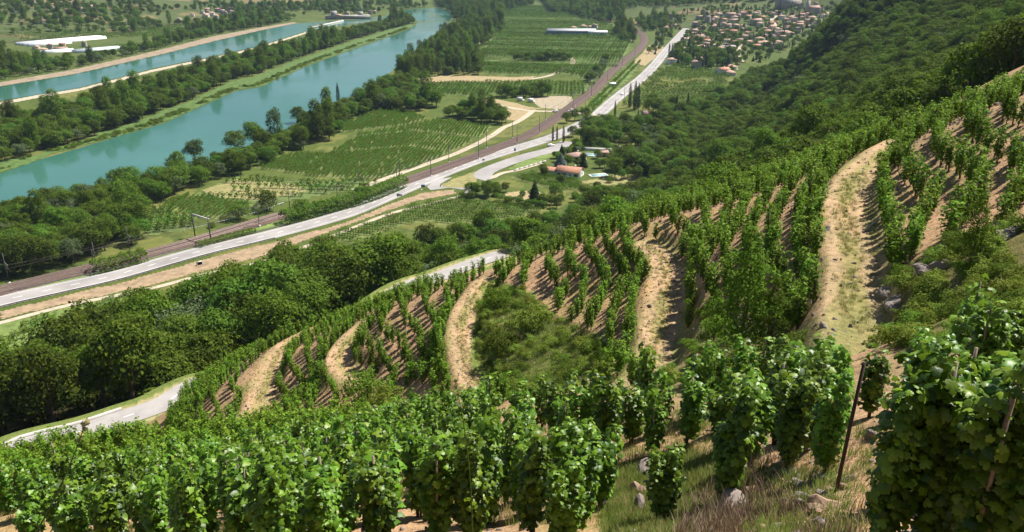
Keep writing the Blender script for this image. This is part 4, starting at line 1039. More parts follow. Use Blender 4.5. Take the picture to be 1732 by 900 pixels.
# those in front rows of a wood show most: prefer the ones not hidden by a taller neighbour nearer the eye
order = np.argsort(-sizeapp)
solo = set(); cnt = {}
for i in order:
    k = CAND[i][0]; cat_ = k
    lim = {'broad': 150, 'oak': 70, 'poplar': 40, 'willow': 30, 'conifer': 60, 'cypress': 60, 'shrub': 60}[k]
    if sizeapp[i] > 0 and cnt.get(k, 0) < lim: solo.add(i); cnt[k] = cnt.get(k, 0) + 1
for k in PROTO:      # every form must stand somewhere as a tree of its own
    for v in range(len(PROTO[k])):
        if not any(CAND[i][0] == k and CAND[i][1] == v for i in solo):
            for i in order:
                if CAND[i][0] == k and CAND[i][1] == v and sizeapp[i] > 0: solo.add(i); break
tone = {'broad': ['mid green', 'dark green', 'bright green', 'dull green'], 'oak': ['dark', 'dull green', 'fresh green', 'dense'], 'poplar': ['dark', 'green', 'slim'], 'willow': ['grey green', 'pale'], 'conifer': ['dark pointed', 'bluish'], 'cypress': ['slim', 'narrow'], 'shrub': ['green', 'olive', 'dark']}
rr_ = np.random.default_rng(77)
U_, V_, _d = proj(A[:, 0], A[:, 1], AZt + HT * .5); span = {}
for i in solo: span.setdefault(CAND[i][5], []).append(U_[i])
for i in sorted(solo):
    k, v, x, y, s, reg = CAND[i]; lab, grp = REG[reg]
    szz = s * (rr_.uniform(.8, 1.25) if k in ('broad', 'oak', 'willow') else 1)
    lo_, hi_ = min(span[reg]), max(span[reg]); f_ = (U_[i] - lo_) / (hi_ - lo_ + 1)
    lbl = words(('tall ' if s > 1.2 else ('low ' if s < .85 else '')) + tone[k][v] + ', ' + lab, '')
    lbl = words(lbl, [', its left end', ', left part', ', its middle', ', right part', ', its right end'][int(f_ * 4.99)])
    place_tree(k, v, x, y, s, rr_.uniform(0, 6.28), lbl, {'cypress': 'cypress', 'conifer': 'conifer', 'shrub': 'shrub'}.get(k, 'tree'), grp, z=AZt[i], sz=szz)
keys = [k for k in Tree.first]; kidx = {k: n for n, k in enumerate(keys)}
BIG = {'hillside_forest': (('hill forest',), 'dense dark green oak forest covering the steep hillside above the valley', 'forest'),
       'valley_woods': (('lane wood', 'ridge wood', 'hollow wood', 'junction wood', 'house gardens', 'roadside trees', 'garden wood', 'garden edge', 'houses right', 'rail hedge', 'road trees', 'rail bushes', 'field clump', 'yard clump', 'rail clump', 'orchard hedge', 'rail willows', 'roadside right', 'village trees', 'station trees'), 'green woods and hedgerows filling the valley between road, gardens and village', 'woodland'),
       'riverside_woods': (('river wood', 'poplar wood', 'far river wood', 'island wood', 'canal belt'), 'thick belts of riverside trees lining the river, its island and the canal', 'woodland'),
       'far_woods': (('far plain', 'village hill', 'far ridge'), 'hazy far woods dotted over the plain and hills at the valley end', 'woodland')}
for nm, (regs, lab, cat_) in BIG.items():
    ids = [i for i in range(len(CAND)) if i not in solo and CAND[i][5] in regs and in_view(A[i, 0], A[i, 1], AZt[i] + 4, 260) and (CAND[i][0], CAND[i][1]) in kidx]
    if nm == 'hillside_forest': ids = [i for i in ids if los[i] or not vis[i]]
    n = len(ids); r = np.random.default_rng(n)
    s = np.array([CAND[i][4] for i in ids])
    stuff_scatter(nm, np.c_[A[ids, :2], AZt[ids]], np.c_[s * r.uniform(.8, 1.2, n), s * r.uniform(.8, 1.2, n), s * r.uniform(.75, 1.25, n)], np.c_[r.normal(size=(n, 2)) * .09, r.uniform(0, 6.28, n)], [kidx[(CAND[i][0], CAND[i][1])] for i in ids], [Tree.first[k] for k in keys], lab, cat_)
    print(nm, n)
# ------------------------------------------------------------------ buildings
W_CREAM = plain('cream_render', (0.62, 0.56, 0.47), .9, .1, .3); W_WHITE = plain('white_render', (0.74, 0.72, 0.68), .9, .06, .3)
W_GREY = plain('grey_stone', (0.36, 0.33, 0.30), .95, .2, .5); W_OCHRE = plain('ochre_render', (0.50, 0.38, 0.26), .9, .12, .3)
def tilemat(name, c):
    M = MT(name); M.rough(.85); f = M.noise(1.2, 3, .6); w = M.n('ShaderNodeTexWave'); w.inputs['Scale'].default_value = 1.6; w.inputs['Distortion'].default_value = .3
    M.l(M.n('ShaderNodeTexCoord').outputs['Object'], w.inputs['Vector'])
    M.col(M.mix(M.ramp(f, [(.3, tuple(x * .72 for x in c)), (.7, tuple(min(1, x * 1.25) for x in c))]), M.ramp(w.outputs['Fac'], [(0, (.8, .8, .8)), (1, (1.08, 1.08, 1.08))]), .8, 'MULTIPLY')); M.bump(w.outputs['Fac'], .4, .05)
    return M.m
R_ORANGE = tilemat('orange_tiles', (0.44, 0.22, 0.14)); R_PINK = tilemat('weathered_tiles', (0.38, 0.25, 0.20)); R_GREY = tilemat('brown_grey_tiles', (0.24, 0.175, 0.145)); R_RED = tilemat('pale_red_tiles', (0.46, 0.30, 0.22))
GLASS = plain('window_glass', (0.03, 0.035, 0.04), .15, .1, 1); SHUT = plain('painted_shutter', (0.16, 0.18, 0.16), .7, .1, 1)
def house_parts(w, d, h, wm, rm, pitch=.34, hip=False, chim=True, wins=2, over=.45, door=True, far=False):
    """gable or hip roofed block centred on the origin, ridge along x; returns [(name, mesh, [sub])]"""
    out = []; m = MB(); rz = d / 2 * pitch; x, y = w / 2, d / 2
    V = [(-x, -y, -1.2), (x, -y, -1.2), (x, y, -1.2), (-x, y, -1.2), (-x, -y, h), (x, -y, h), (x, y, h), (-x, y, h)]
    F = [(0, 1, 5, 4), (2, 3, 7, 6)]
    if hip: F += [(1, 2, 6, 5), (3, 0, 4, 7)]
    else: V += [(-x, 0, h + rz), (x, 0, h + rz)]; F += [(1, 2, 6, 9, 5), (3, 0, 4, 8, 7)]
    m.add(V, F); out.append(('wall', m.mesh('wall', wm), []))
    r = MB(); X, Y = x + over, y + over; e = h - over * pitch; t = .18; hx = X - (Y if hip else 0)
    hx = max(hx, .3) if hip else X
    top = h + rz
    A = [(-X, -Y, e + t), (X, -Y, e + t), (X, Y, e + t), (-X, Y, e + t), (-hx, 0, top + t), (hx, 0, top + t)]
    Bt = [(a, b, c - t + .012) for a, b, c in A]
    r.add(A + Bt, [(0, 1, 5, 4), (2, 3, 4, 5), (1, 2, 5), (3, 0, 4), (7, 6, 10, 11), (9, 8, 11, 10), (8, 7, 11), (6, 9, 10), (0, 6, 7, 1), (1, 7, 8, 2), (2, 8, 9, 3), (3, 9, 6, 0)] if hip else
          [(0, 1, 5, 4), (2, 3, 4, 5), (7, 6, 10, 11), (9, 8, 11, 10), (0, 6, 7, 1), (2, 8, 9, 3), (1, 7, 11, 5), (5, 11, 8, 2), (3, 9, 10, 4), (4, 10, 6, 0)])
    subs = []
    if chim: c = MB(); c.box(w * .2, d * .12, top + .15, .7, .6, 1.3); subs.append(('chimney', c.mesh('chimney', wm)))
    out.append(('roof', r.mesh('roof', rm), subs))
    if wins:
        for sy in (-1, 1):
            for fl in range(max(1, int(h // 2.8))):
                for k in range(wins):
                    xx = -x + w * (k + .5) / wins; z = 1.5 + fl * 2.8
                    if door and sy < 0 and fl == 0 and k == wins // 2:
                        q = MB(); q.box(xx, sy * (y + .02), 1.0, 1.1, .08, 2.1); out.append(('door', q.mesh('door', SHUT), [])); continue
                    q = MB(); q.box(xx, sy * (y + .015), z, 1.1, .06, 1.3); out.append(('window', q.mesh('window', GLASS), [] if far else [('shutter', MB().box(xx + e_, sy * (y + .035), z, .5, .05, 1.35).mesh('shutter', SHUT)) for e_ in (-.85, .85)]))
        for sx in (-1, 1):
            q = MB(); q.box(sx * (x + .015), d * .15, 1.5, .06, 1.0, 1.2); out.append(('window', q.mesh('window', GLASS), []))
    return out
def put(parts, name, label, cat, group, loc, rz, s=1.0):
    o = link(name, None, None, loc, (0, 0, rz), (s, s, s)); tag(o, label, cat, group)
    for nm, me_, subs in parts:
        c = link(nm, me_, o)
        for sn, sm in subs: link(sn, sm, c)
    return o
# houses of the far village: ten forms, each copied with its parts
HP = []
r_ = random.Random(4)
for i in range(10):
    wm = [W_CREAM, W_WHITE, W_GREY, W_OCHRE, W_CREAM, W_GREY, W_OCHRE, W_WHITE, W_CREAM, W_GREY][i]; rm = [R_ORANGE, R_RED, R_PINK, R_PINK, R_GREY, R_PINK, R_ORANGE, R_RED, R_PINK, R_GREY][i]
    w, d, h = [(11, 8, 5.2), (14, 9, 3.4), (9, 8, 7.5), (12, 8, 6.2), (10, 8, 5.5), (16, 9, 6.5), (9, 7, 4.2), (12, 9, 5.8), (18, 9, 4.5), (8, 7, 8.2)][i]
    HP.append((house_parts(w, d, h, wm, rm, .36, hip=i in (1, 7), wins=2, far=True, chim=i % 2 == 0), ['cream', 'white', 'grey stone', 'ochre', 'cream', 'long grey', 'small ochre', 'white', 'long cream', 'tall grey'][i] + ' house with ' + {R_ORANGE: 'orange', R_RED: 'pale red', R_PINK: 'weathered pink', R_GREY: 'brown grey'}[rm] + ' roof'))
def village(poly, gap, keep, where, grp, seed, rotb, limit=400, smin=.6, smax=.95):
    Q = scatter_poly(px(poly), gap, seed); r = np.random.default_rng(seed); n = 0
    uu, vv, _q = proj(Q[:, 0], Q[:, 1], H(Q[:, 0], Q[:, 1])); ul, uh, vl, vh = uu.min(), uu.max() + 1, vv.min(), vv.max() + 1
    for qi, (x, y) in enumerate(Q):
        if r.uniform() > keep or n >= limit: continue
        if _dist_poly(np.array([x]), np.array([y]), ROAD)[0][0] < 12 or _dist_poly(np.array([x]), np.array([y]), RAIL)[0][0] < 12: continue
        k = int(r.integers(10)); parts, lab = HP[k]
        put(parts, 'village_house', words(lab + ' ' + where, ', ' + ['back', 'middle', 'front'][int((vv[qi] - vl) / (vh - vl) * 2.99)] + ' ' + ['far left', 'left', 'centre', 'right', 'far right'][int((uu[qi] - ul) / (uh - ul) * 4.99)]), 'house', grp, (x, y, H1(x, y)), rotb + r.choice([0, math.pi / 2]) + r.normal() * .15, r.uniform(smin, smax)); n += 1
    return n
nv = village([(1150,72),(1158,50),(1175,30),(1210,24),(1280,22),(1330,24),(1400,18),(1402,30),(1380,42),(1350,58),(1320,72),(1260,62),(1210,58),(1180,70)], 15, .58, 'in the village under the hill', 'houses of the village at the foot of the hill', 3, .25)
nv += village([(1150,80),(1180,62),(1330,64),(1325,86),(1250,80),(1222,106),(1185,100)], 19, .7, 'at the near edge of the village', 'houses at the near edge of the village', 5, .1)
nv += village([(1100,100),(1150,82),(1200,105),(1240,112),(1235,135),(1150,118)], 26, .45, 'in the gardens below the village', 'houses in the gardens below the village', 16, .2)
nv += village([(1070,42),(1080,32),(1140,26),(1160,34),(1150,62),(1090,50)], 24, .6, 'beside the far end of the railway', 'houses beside the far end of the railway', 7, .1)
nv += village([(1310,12),(1330,1),(1400,1),(1395,14)], 24, .8, 'above the village on the wooded hill', 'houses above the village', 8, .3)
nv += village([(955,47),(1000,44),(1012,52),(955,51)], 17, .8, 'behind the long grey warehouse', 'houses behind the warehouse', 9, .0)
nv += village([(20,20),(60,2),(130,2),(180,20),(110,26),(60,16)], 26, .55, 'on the hillside across the canal', 'houses on the hillside across the canal', 11, .4)
nv += village([(300,34),(330,22),(400,18),(405,26),(340,34)], 19, .8, 'of the hamlet on the far plain', 'houses of the hamlet on the far plain', 12, .2)
nv += village([(40,86),(60,78),(145,78),(150,84),(60,92)], 18, .65, 'between the two white greenhouse rows', 'houses between the greenhouse rows', 13, .2)
nv += village([(205,36),(300,28),(310,36),(220,42)], 28, .5, 'scattered on the far plain', 'houses scattered on the far plain', 14, .2)
nv += village([(515,34),(590,26),(640,22),(600,34)], 24, .6, 'beside the lock on the canal', 'houses beside the canal lock', 15, .2)
print('HOUSES', nv)
# the old keep over the village, with a square tower
o = link('castle', None, None, (*px([(1335,11)])[0], H1(*px([(1335,11)])[0]) - 1), (0, 0, .3)); tag(o, 'large grey stone castle with a square tower above the village', 'castle')
m = MB(); m.box(0, 0, 6, 34, 14, 15); m.box(-9, 0, 14.2, 9, 10, 2.4); m.box(10, -1, 14, 7, 9, 3); link('keep', m.mesh('keep', W_GREY), o)
m = MB(); m.box(-20, 2, 10, 7, 7, 24)
for k in range(4): m.box(-22.6 + 1.75 * k, -1.3, 22.6, .9, .5, 1.0)
link('tower', m.mesh('tower', W_GREY), o)
for k in range(5):
    m = MB(); m.box(-12 + 6 * k, -7.03, 8, 1.2, .1, 2.0); link('window', m.mesh('window', GLASS), o)
# church in the village
x, y = px([(1378,22)])[0]; o = link('church', None, None, (x, y, H1(x, y)), (0, 0, .2)); tag(o, 'grey church with a square belfry at the right end of the village', 'church')
for nm, me_, subs in house_parts(22, 10, 8, W_GREY, R_PINK, .6, chim=False, wins=0): link(nm, me_, o)
m = MB(); m.box(-13, 0, 9, 5, 5, 20); t = link('belfry', m.mesh('belfry', W_GREY), o)
m = MB(); m.add([(-15.8, -2.8, 19), (-10.2, -2.8, 19), (-10.2, 2.8, 19), (-15.8, 2.8, 19), (-13, 0, 22.5)], [(0, 1, 4), (1, 2, 4), (2, 3, 4), (3, 0, 4), (3, 2, 1, 0)]); link('spire_roof', m.mesh('spire_roof', R_GREY), t)
# nearer houses
def at(u, v): x, y = PZ(u, v); return (x, y, H1(x, y))
def near_house(u, v, w, d, h, rz, wm, rm, label, hip=False, wins=3, pitch=.33, name='house'):
    return put(house_parts(w, d, h, wm, rm, pitch, hip, True, wins), name, label, 'house', None, at(u, v), rz)
# white house with a low wing: corner, gable end and wing located on the ground
c0 = np.array(PZ(978.5,302.5)); c1 = np.array(PZ(1001,298)); ax = unit(np.array(PZ(930,297.5)) - c0)
L_main = 12.5; wdt = 9.0; nrm = np.array([ax[1], -ax[0]]); nrm = nrm if nrm @ (c1 - c0) > 0 else -nrm
ang = math.atan2(-ax[1], -ax[0]); cm = c0 + ax * L_main / 2 + nrm * wdt / 2
wh = put(house_parts(L_main, wdt, 3.0, W_WHITE, R_ORANGE, .40, wins=4), 'house', 'white house with orange tiled gable roof and low wing beside the dry lawn', 'house', None, (cm[0], cm[1], 0), ang)
cw = MB(); wing = house_parts(7.5, 6.5, 2.5, W_WHITE, R_ORANGE, .36, chim=False, wins=2)
for nm, me_, subs in wing:
    if nm in ('wall', 'roof'): link('wing_' + nm, me_, wh, (-L_main / 2 - 3.9, -.6, 0))
near_house(974, 270, 9, 8, 2.8, .5, W_CREAM, R_PINK, 'cream pool house with weathered brown hip roof behind the blue cedar', True, 2)
near_house(1020, 264, 5, 4, 2.4, .2, W_OCHRE, R_PINK, 'small garden shed with pink tiled roof at the end of the upper pool', False, 1)
near_house(1104, 199, 15, 9, 3.2, -.05, W_GREY, R_PINK, 'long low house with green awning behind garden trees', False, 4)
near_house(1222, 125, 11, 9, 4.6, .35, W_WHITE, R_ORANGE, 'white house with bright orange roof alone at the foot of the forest', False, 2)
near_house(1196, 98, 15, 12, 5, .1, W_GREY, R_GREY, 'grey house with brown hipped roof beside dark conifers', True, 3)
near_house(1258, 148, 9, 7, 3.2, .9, W_CREAM, R_ORANGE, 'small house with orange roof half hidden in the forest edge', False, 1)
near_house(1206, 189, 9, 5, 2.6, .1, W_WHITE, W_WHITE, 'small white flat looking shed in the gardens at the forest foot', False, 2)
near_house(1228, 83, 20, 8, 3.0, .05, W_GREY, W_GREY, 'long grey shed with pale roof near the village lane', False, 3)
near_house(1285, 77, 26, 10, 3.6, .05, W_WHITE, R_RED, 'new white row house with pale red roof beside the village lane', True, 4)
near_house(1035, 146, 5, 4, 2.4, .3, W_CREAM, W_WHITE, 'tiny pale hut among the orchard rows beside the main road', False, 1)
# awning of the long low house
# pools
def pool(u, v, w, d, rz, label):
    o = link('swimming_pool', None, None, at(u, v), (0, 0, rz)); tag(o, label, 'swimming pool')
    m = MB()
    for sx, sy, a, b in ((0, -1, w + 1.6, .8), (0, 1, w + 1.6, .8), (-1, 0, .8, d), (1, 0, .8, d)): m.box(sx * (w + .8) / 2, sy * (d + .8) / 2, .2, a, b, .25)
    link('coping', m.mesh('coping', plain('pool_coping', (0.7, 0.68, 0.62), .8)), o)
    m = MB(); m.box(0, 0, .12, w, d, .2); link('water', m.mesh('water', plain('pool_water', (0.25, 0.47, 0.50), .08, .06, .5)), o)
pool(1003, 262.5, 10, 5, -.25, 'turquoise swimming pool with pale coping behind the pool house')
pool(1012, 297, 8, 4, .3, 'turquoise swimming pool beside the gable of the white house')
m = MB(); m.box(0, 0, 0, 26, .25, 2.6); x, y, z = at(996, 254.5); o = link('garden_wall', m.mesh('garden_wall', W_WHITE), None, (x, y, z + .5), (0, 0, -.2)); tag(o, 'long white garden wall behind the upper swimming pool', 'wall')
m = MB()
for k in range(7): m.box(-12 + 4 * k + 2, 0, .5, 3.9, .2, 1.1)
x, y, z = at(893, 283); o = link('garden_wall', m.mesh('garden_wall', CONC), None, (x, y, z), (0, 0, math.atan2(*(np.array(PZ(915,276)) - np.array(PZ(872,289)))[::-1]))); tag(o, 'low pale concrete wall along the drive of the white house', 'wall')
# warehouses on the plain
def shed(u, v, w, d, h, rz, wm, rm, label, bays):
    o = link('warehouse', None, None, at(u, v), (0, 0, rz)); tag(o, label, 'warehouse')
    for nm, me_, subs in house_parts(w, d, h, wm, rm, .18, chim=False, wins=0, over=.3): link(nm, me_, o)
    for k in range(bays):
        m = MB(); m.box(-w / 2 + w * (k + .5) / bays, -d / 2 - .03, 2.0, w / bays * .45, .1, 3.6); link('door', m.mesh('door', METAL), o)
BLUE = plain('blue_grey_cladding', (0.12, 0.20, 0.27), .6, .08, .2); ROOFG = plain('grey_sheet_roof', (0.42, 0.42, 0.43), .6, .1, .1)
shed(966, 59, 66, 24, 6, .0, BLUE, ROOFG, 'long warehouse with grey roof and blue grey walls on the orchard plain', 8)
shed(1010, 60, 26, 18, 5, .0, plain('pale_green_cladding', (0.35, 0.48, 0.40), .7, .08, .2), W_WHITE, 'white roofed pale green warehouse beside the long grey one', 3)
shed(929, 58.5, 8, 8, 3.2, .0, W_CREAM, ROOFG, 'small grey shed at the left end of the long warehouse', 1)
# greenhouses
PLAST = plain('white_film', (0.80, 0.81, 0.82), .45, .05, .1); PLG = plain('grey_film', (0.48, 0.53, 0.54), .45, .08, .1)
def tunnel(L_, w, h, n, mat):
    m = MB()
    for k in range(n):
        y0 = (k - n / 2) * w; V = []; F = []
        for i in range(9):
            a = math.pi * i / 8
            for xx in (-L_ / 2, L_ / 2): V.append((xx, y0 + w / 2 - math.cos(a) * w / 2 * .98, h * .35 + math.sin(a) * h * .65 if 0 < i < 8 else 0))
        for i in range(8): F.append((2 * i, 2 * i + 1, 2 * i + 3, 2 * i + 2))
        F.append(tuple(2 * i for i in range(9))); F.append(tuple(2 * i + 1 for i in reversed(range(9))))
        m.add(V, F)
    return m.mesh('covering', mat)
for a, b, n, mt, lab in (((34,76.5),(172,64.5), 3, PLAST, 'brilliant white plastic greenhouse tunnels, the longest and farthest row'), ((48,78.5),(120,73), 1, PLAST, 'short white plastic greenhouse tunnels just in front of the longest row'), ((66,90.5),(124,86.5), 1, PLAST, 'low white greenhouse row in front of the small houses'), ((126,89),(203,82.5), 2, PLG, 'grey film greenhouse tunnels at the right of the low white row')):
    pa, pb = np.array(px([a])[0]), np.array(px([b])[0]); c = (pa + pb) / 2; L_ = np.hypot(*(pb - pa))
    o = link('greenhouse', None, None, (c[0], c[1], H1(c[0], c[1])), (0, 0, math.atan2(pb[1] - pa[1], pb[0] - pa[0]))); tag(o, lab, 'greenhouse', 'greenhouses across the canal')
    link('covering', tunnel(L_, 8, 3.2, n, mt), o)
    m = MB()
    for k in range(int(L_ // 12)): m.tube([(-L_ / 2 + 12 * k, -n * 4, 0), (-L_ / 2 + 12 * k, -n * 4, 2.2)], .12, 4)
    link('frame', m.mesh('frame', METAL), o)
# canal pier and lock
pa, pb = np.array(PZ(522,49)), np.array(PZ(580,36)); c = (pa + pb) / 2; L_ = np.hypot(*(pb - pa))
m = MB(); m.box(0, 0, .8, L_, 3.0, 2.4)
for k in range(6): m.box(-L_ / 2 + L_ * (k + .5) / 6, 0, 2.4, 1.4, 3.4, 1.0)
o = link('canal_pier', m.mesh('canal_pier', CONC), None, (c[0], c[1], 0), (0, 0, math.atan2(pb[1] - pa[1], pb[0] - pa[0]))); tag(o, 'long narrow concrete guide pier standing in the far canal', 'pier')
o = link('canal_lock', None, None, (*PZ(590,32), 0), (0, 0, .3)); tag(o, 'concrete lock buildings across the head of the far canal', 'lock')
m = MB(); m.box(0, 0, 3, 70, 10, 6); m.box(-24, 0, 8, 9, 9, 10); m.box(20, 0, 7, 8, 9, 8); link('gatehouse', m.mesh('gatehouse', W_GREY), o)
m = MB(); m.box(0, -6, 5, 60, 3, 1.2); link('footbridge', m.mesh('footbridge', METAL), o)
# ------------------------------------------------------------------ along the railway and the road
def mast(P, side, arm_len=3.2, h=8.2, portal=None):
    m = MB(); m.box(0, 0, h / 2, .26, .26, h); return m.mesh('post', DARKM)
POST = MB().box(0, 0, 5.6, .22, .22, 11.6).mesh('post', DARKM)
ARM = MB().tube([(0, 0, 8.2), (3.1, 0, 7.8)], .07, 5).tube([(0, 0, 6.0), (3.1, 0, 6.3)], .06, 5).tube([(2.2, 0, 6.2), (2.2, 0, 7.5)], .04, 4).mesh('bracket_arm', METAL)
FOOT = MB().box(0, 0, .2, .9, .9, .8).mesh('footing', CONC)
Pr, sr = resample(RAIL, 1.0); Nr = normals2(Pr)
def rail_at(u):
    k = int(np.argmin(np.abs(proj(Pr[:, 0], Pr[:, 1], 0)[0] - u))); return k
mast_us = [24, 155, 230, 426, 500, 560, 620, 660, 689, 716, 771, 797, 836, 862, 878, 900, 934, 958, 978, 990, 1006, 1018, 1032, 1044, 1056, 1066]
tops = {0: [], 1: []}
for k, u in enumerate(mast_us):
    i = rail_at(u)
    for sd in (k % 2,):
        if sd == 1 and k % 2 and u > 600: pass
        o_ = 4.9 if sd == 0 else -4.9
        x, y = Pr[i] + Nr[i] * o_
        o = link('catenary_mast', None, None, (x, y, H1(x, y)), (0, 0, math.atan2(Nr[i][1], Nr[i][0]) + (math.pi if sd == 0 else 0)))
        place_ = 'at the lower left end' if u < 300 else ('beside the valley vineyards' if u < 780 else ('near the level crossing' if u < 990 else 'where the railway bends away'))
        tag(o, ORD[k // 2] + ' dark catenary mast from the left on the ' + ('river' if sd == 0 else 'road') + ' side of the tracks', 'mast', 'catenary masts along the railway')
        link('post', POST, o); link('bracket_arm', ARM, o); link('footing', FOOT, o)
        tops[sd].append(tuple(Pr[i] + Nr[i] * (o_ * .45)))
# the portal over the tracks
i = rail_at(342); o = link('catenary_portal', None, None, (Pr[i][0], Pr[i][1], 0), (0, 0, math.atan2(Nr[i][1], Nr[i][0]))); tag(o, 'steel portal of two dark posts and a pale crossbeam over the tracks', 'portal')
for sx in (-5.4, 5.4): link('post', MB().box(sx, 0, 5, .35, .35, 10).mesh('post', DARKM), o)
link('crossbeam', MB().box(0, 0, 9.6, 11.6, .4, .5).mesh('crossbeam', plain('pale_steel', (0.5, 0.5, 0.48), .5)), o)
for sd in (0, 1):
    for z, sag in ((6.4, .0), (7.7, .5)):
        P = []
        T_ = sorted(tops[sd], key=lambda p: p[1]); T_ = sorted(tops[sd], key=lambda p: p[0] * .5 + p[1])
        for a, b in zip(T_[:-1], T_[1:]):
            for q in range(6):
                t = q / 6; P.append((a[0] + (b[0] - a[0]) * t, a[1] + (b[1] - a[1]) * t, z - sag * 4 * t * (1 - t)))
        o = link('overhead_wire', MB().tube(P, .045, 4, cap=False).mesh('overhead_wire', DARKM)); tag(o, ('lower contact' if sag == 0 else 'upper carrying') + ' wire over the ' + ('river' if sd == 0 else 'road') + ' side railway track', 'wire')
# guard rails of the main road
def rail_fence(P, off, label, h=.75, mat=METAL, post=2.0, mesh_mat=None, name='guard_rail'):
    P, s_ = resample(P, post); N = normals2(P); Q = P + N * off
    z = H(Q[:, 0], Q[:, 1], False)
    o = link(name, None, None, (Q[0][0], Q[0][1], z[0])); tag(o, label, name.replace('_', ' '))
    def rel(p, zz): return (p[0] - Q[0][0], p[1] - Q[0][1], zz - z[0])
    m = MB()
    V = []
    for p, n_, zz in zip(Q, N, z): V += [rel(p - n_ * .05, zz + h - .32), rel(p + n_ * .05, zz + h - .2), rel(p - n_ * .05, zz + h)]
    m.add(V, [(3 * i + a, 3 * i + a + 3, 3 * i + a + 4, 3 * i + a + 1) for i in range(len(Q) - 1) for a in range(2)])
    link('beam', m.mesh('beam', mat), o)
    m = MB()
    for p, zz in list(zip(Q, z))[:400]:
        a = rel(p, zz); m.box(a[0], a[1], a[2] + h / 2 - .1, .12, .12, h)
    link('posts', m.mesh('posts', mat), o)['kind'] = 'stuff'
sub = lambda P, a, b: [p for p in P if a <= proj(p[0], p[1], 0)[0] <= b]
rail_fence(sub(ROAD, -150, 470), -6.3, 'dark steel guard rail along the near side of the main road', .8, DARKM)
rail_fence(sub(ROAD, -150, 700), 6.3, 'pale guard rail along the railway side of the main road, lower half', .8, METAL)
rail_fence(sub(ROAD, 715, 968), 6.3, 'pale guard rail along the railway side of the main road beyond the junction', .8, METAL)
P_ = [PZ(u, v) for u, v in [(312,392),(345,385),(400,372),(450,358),(480,346)]]
rail_fence(P_, 0, 'pale concrete post fence between the railway and the small vineyard', 1.4, W_WHITE, 2.5, name='field_fence')
# culvert
i = int(np.argmin(np.abs(proj(np.array(ROAD)[:, 0], np.array(ROAD)[:, 1], 0)[0] - 338))); Rn = normals2(np.array(ROAD)); c = np.array(PZ(342, 447))
o = link('culvert', None, None, (c[0], c[1], H1(*c)), (0, 0, math.atan2(Rn[i][1], Rn[i][0]) + math.pi / 2)); o.scale = (.62, .62, .62); tag(o, 'concrete culvert mouth with its inner shade painted dark below the main road', 'culvert')
m = MB(); m.box(0, 0, .9, .4, .8, 2.2); m.box(3.2, 0, .9, .4, .8, 2.2); m.box(1.6, 0, 2.1, 3.6, 1.0, .35); link('frame', m.mesh('frame', CONC), o)
link('shade_block', MB().box(1.6, .1, .9, 2.8, .5, 2.0).mesh('shade_block', plain('painted_tunnel_shade', (0.01, 0.01, 0.012), 1)), o)  # solid block painted near black for the shade inside the culvert, no hollow
# signs
def sign(u, v, w, h, hh, rz, mat, label, n=2):
    o = link('road_sign', None, None, at(u, v), (0, 0, rz)); tag(o, label, 'road sign', 'signs around the junction')
    link('panel', MB().box(0, 0, hh + h / 2, w, .06, h).mesh('panel', mat), o)
    for k in range(n): link('post', MB().tube([((k - (n - 1) / 2) * w * .6, .06, 0), ((k - (n - 1) / 2) * w * .6, .06, hh + h * .9)], .05, 6).mesh('post', METAL), o)
SG = plain('sign_back_grey', (0.30, 0.33, 0.36), .5, .05, 1); SBL = plain('sign_blue', (0.05, 0.12, 0.25), .5, .05, 1)
sign(676, 339, 2.6, 1.5, 2.0, .4, SG, 'wide grey direction sign on two posts before the junction')
sign(716, 322, 2.0, 1.3, 1.6, .3, SBL, 'blue grey sign on the traffic island in the junction')
sign(713, 327, .8, .8, 1.2, .3, W_WHITE, 'small pale bollard sign at the tip of the traffic island', 1)
sign(818, 277, 1.3, 1.2, 1.8, .4, SG, 'small grey sign on the grass strip between road and slip road')
sign(871, 261, 1.2, 1.6, 2.0, .4, SBL, 'dark sign beside the slip road nearest the parked car')
sign(745, 317, .5, .9, .4, .4, DARKM, 'short dark marker post at the corner of the grass island', 1)
# utility poles
def pole(x, y, h, label, arms=2):
    o = link('utility_pole', None, None, (x, y, H1(x, y)), (0, 0, .5)); tag(o, label, 'utility pole')
    link('shaft', MB().tube([(0, 0, -.5), (0, 0, h)], [.16, .11], 8).mesh('shaft', STAKE), o)
    for k in range(arms): link('crossarm', MB().box(0, 0, h - .5 - 1.0 * k, 2.2, .12, .14).mesh('crossarm', METAL), o)
    m = MB()
    for k in range(arms):
        for xx in (-.95, 0, .95): m.tube([(xx, 0, h - .43 - 1.0 * k), (xx, 0, h - .2 - 1.0 * k)], .05, 5)
    link('insulators', m.mesh('insulators', W_WHITE), o)
x, y = B(655, 440, 205); pole(x, y, 17, 'tall pole with two crossarms standing in the trees above the road vineyard')
x, y = PZ(1056, 167); pole(x, y, 9, 'thin pole at the edge of the main road beside the cypresses', 1)
x, y = PZ(1333/1.0, 0) if False else PZ(990, 186); pole(x, y, 8, 'short pole beside the level crossing', 1)
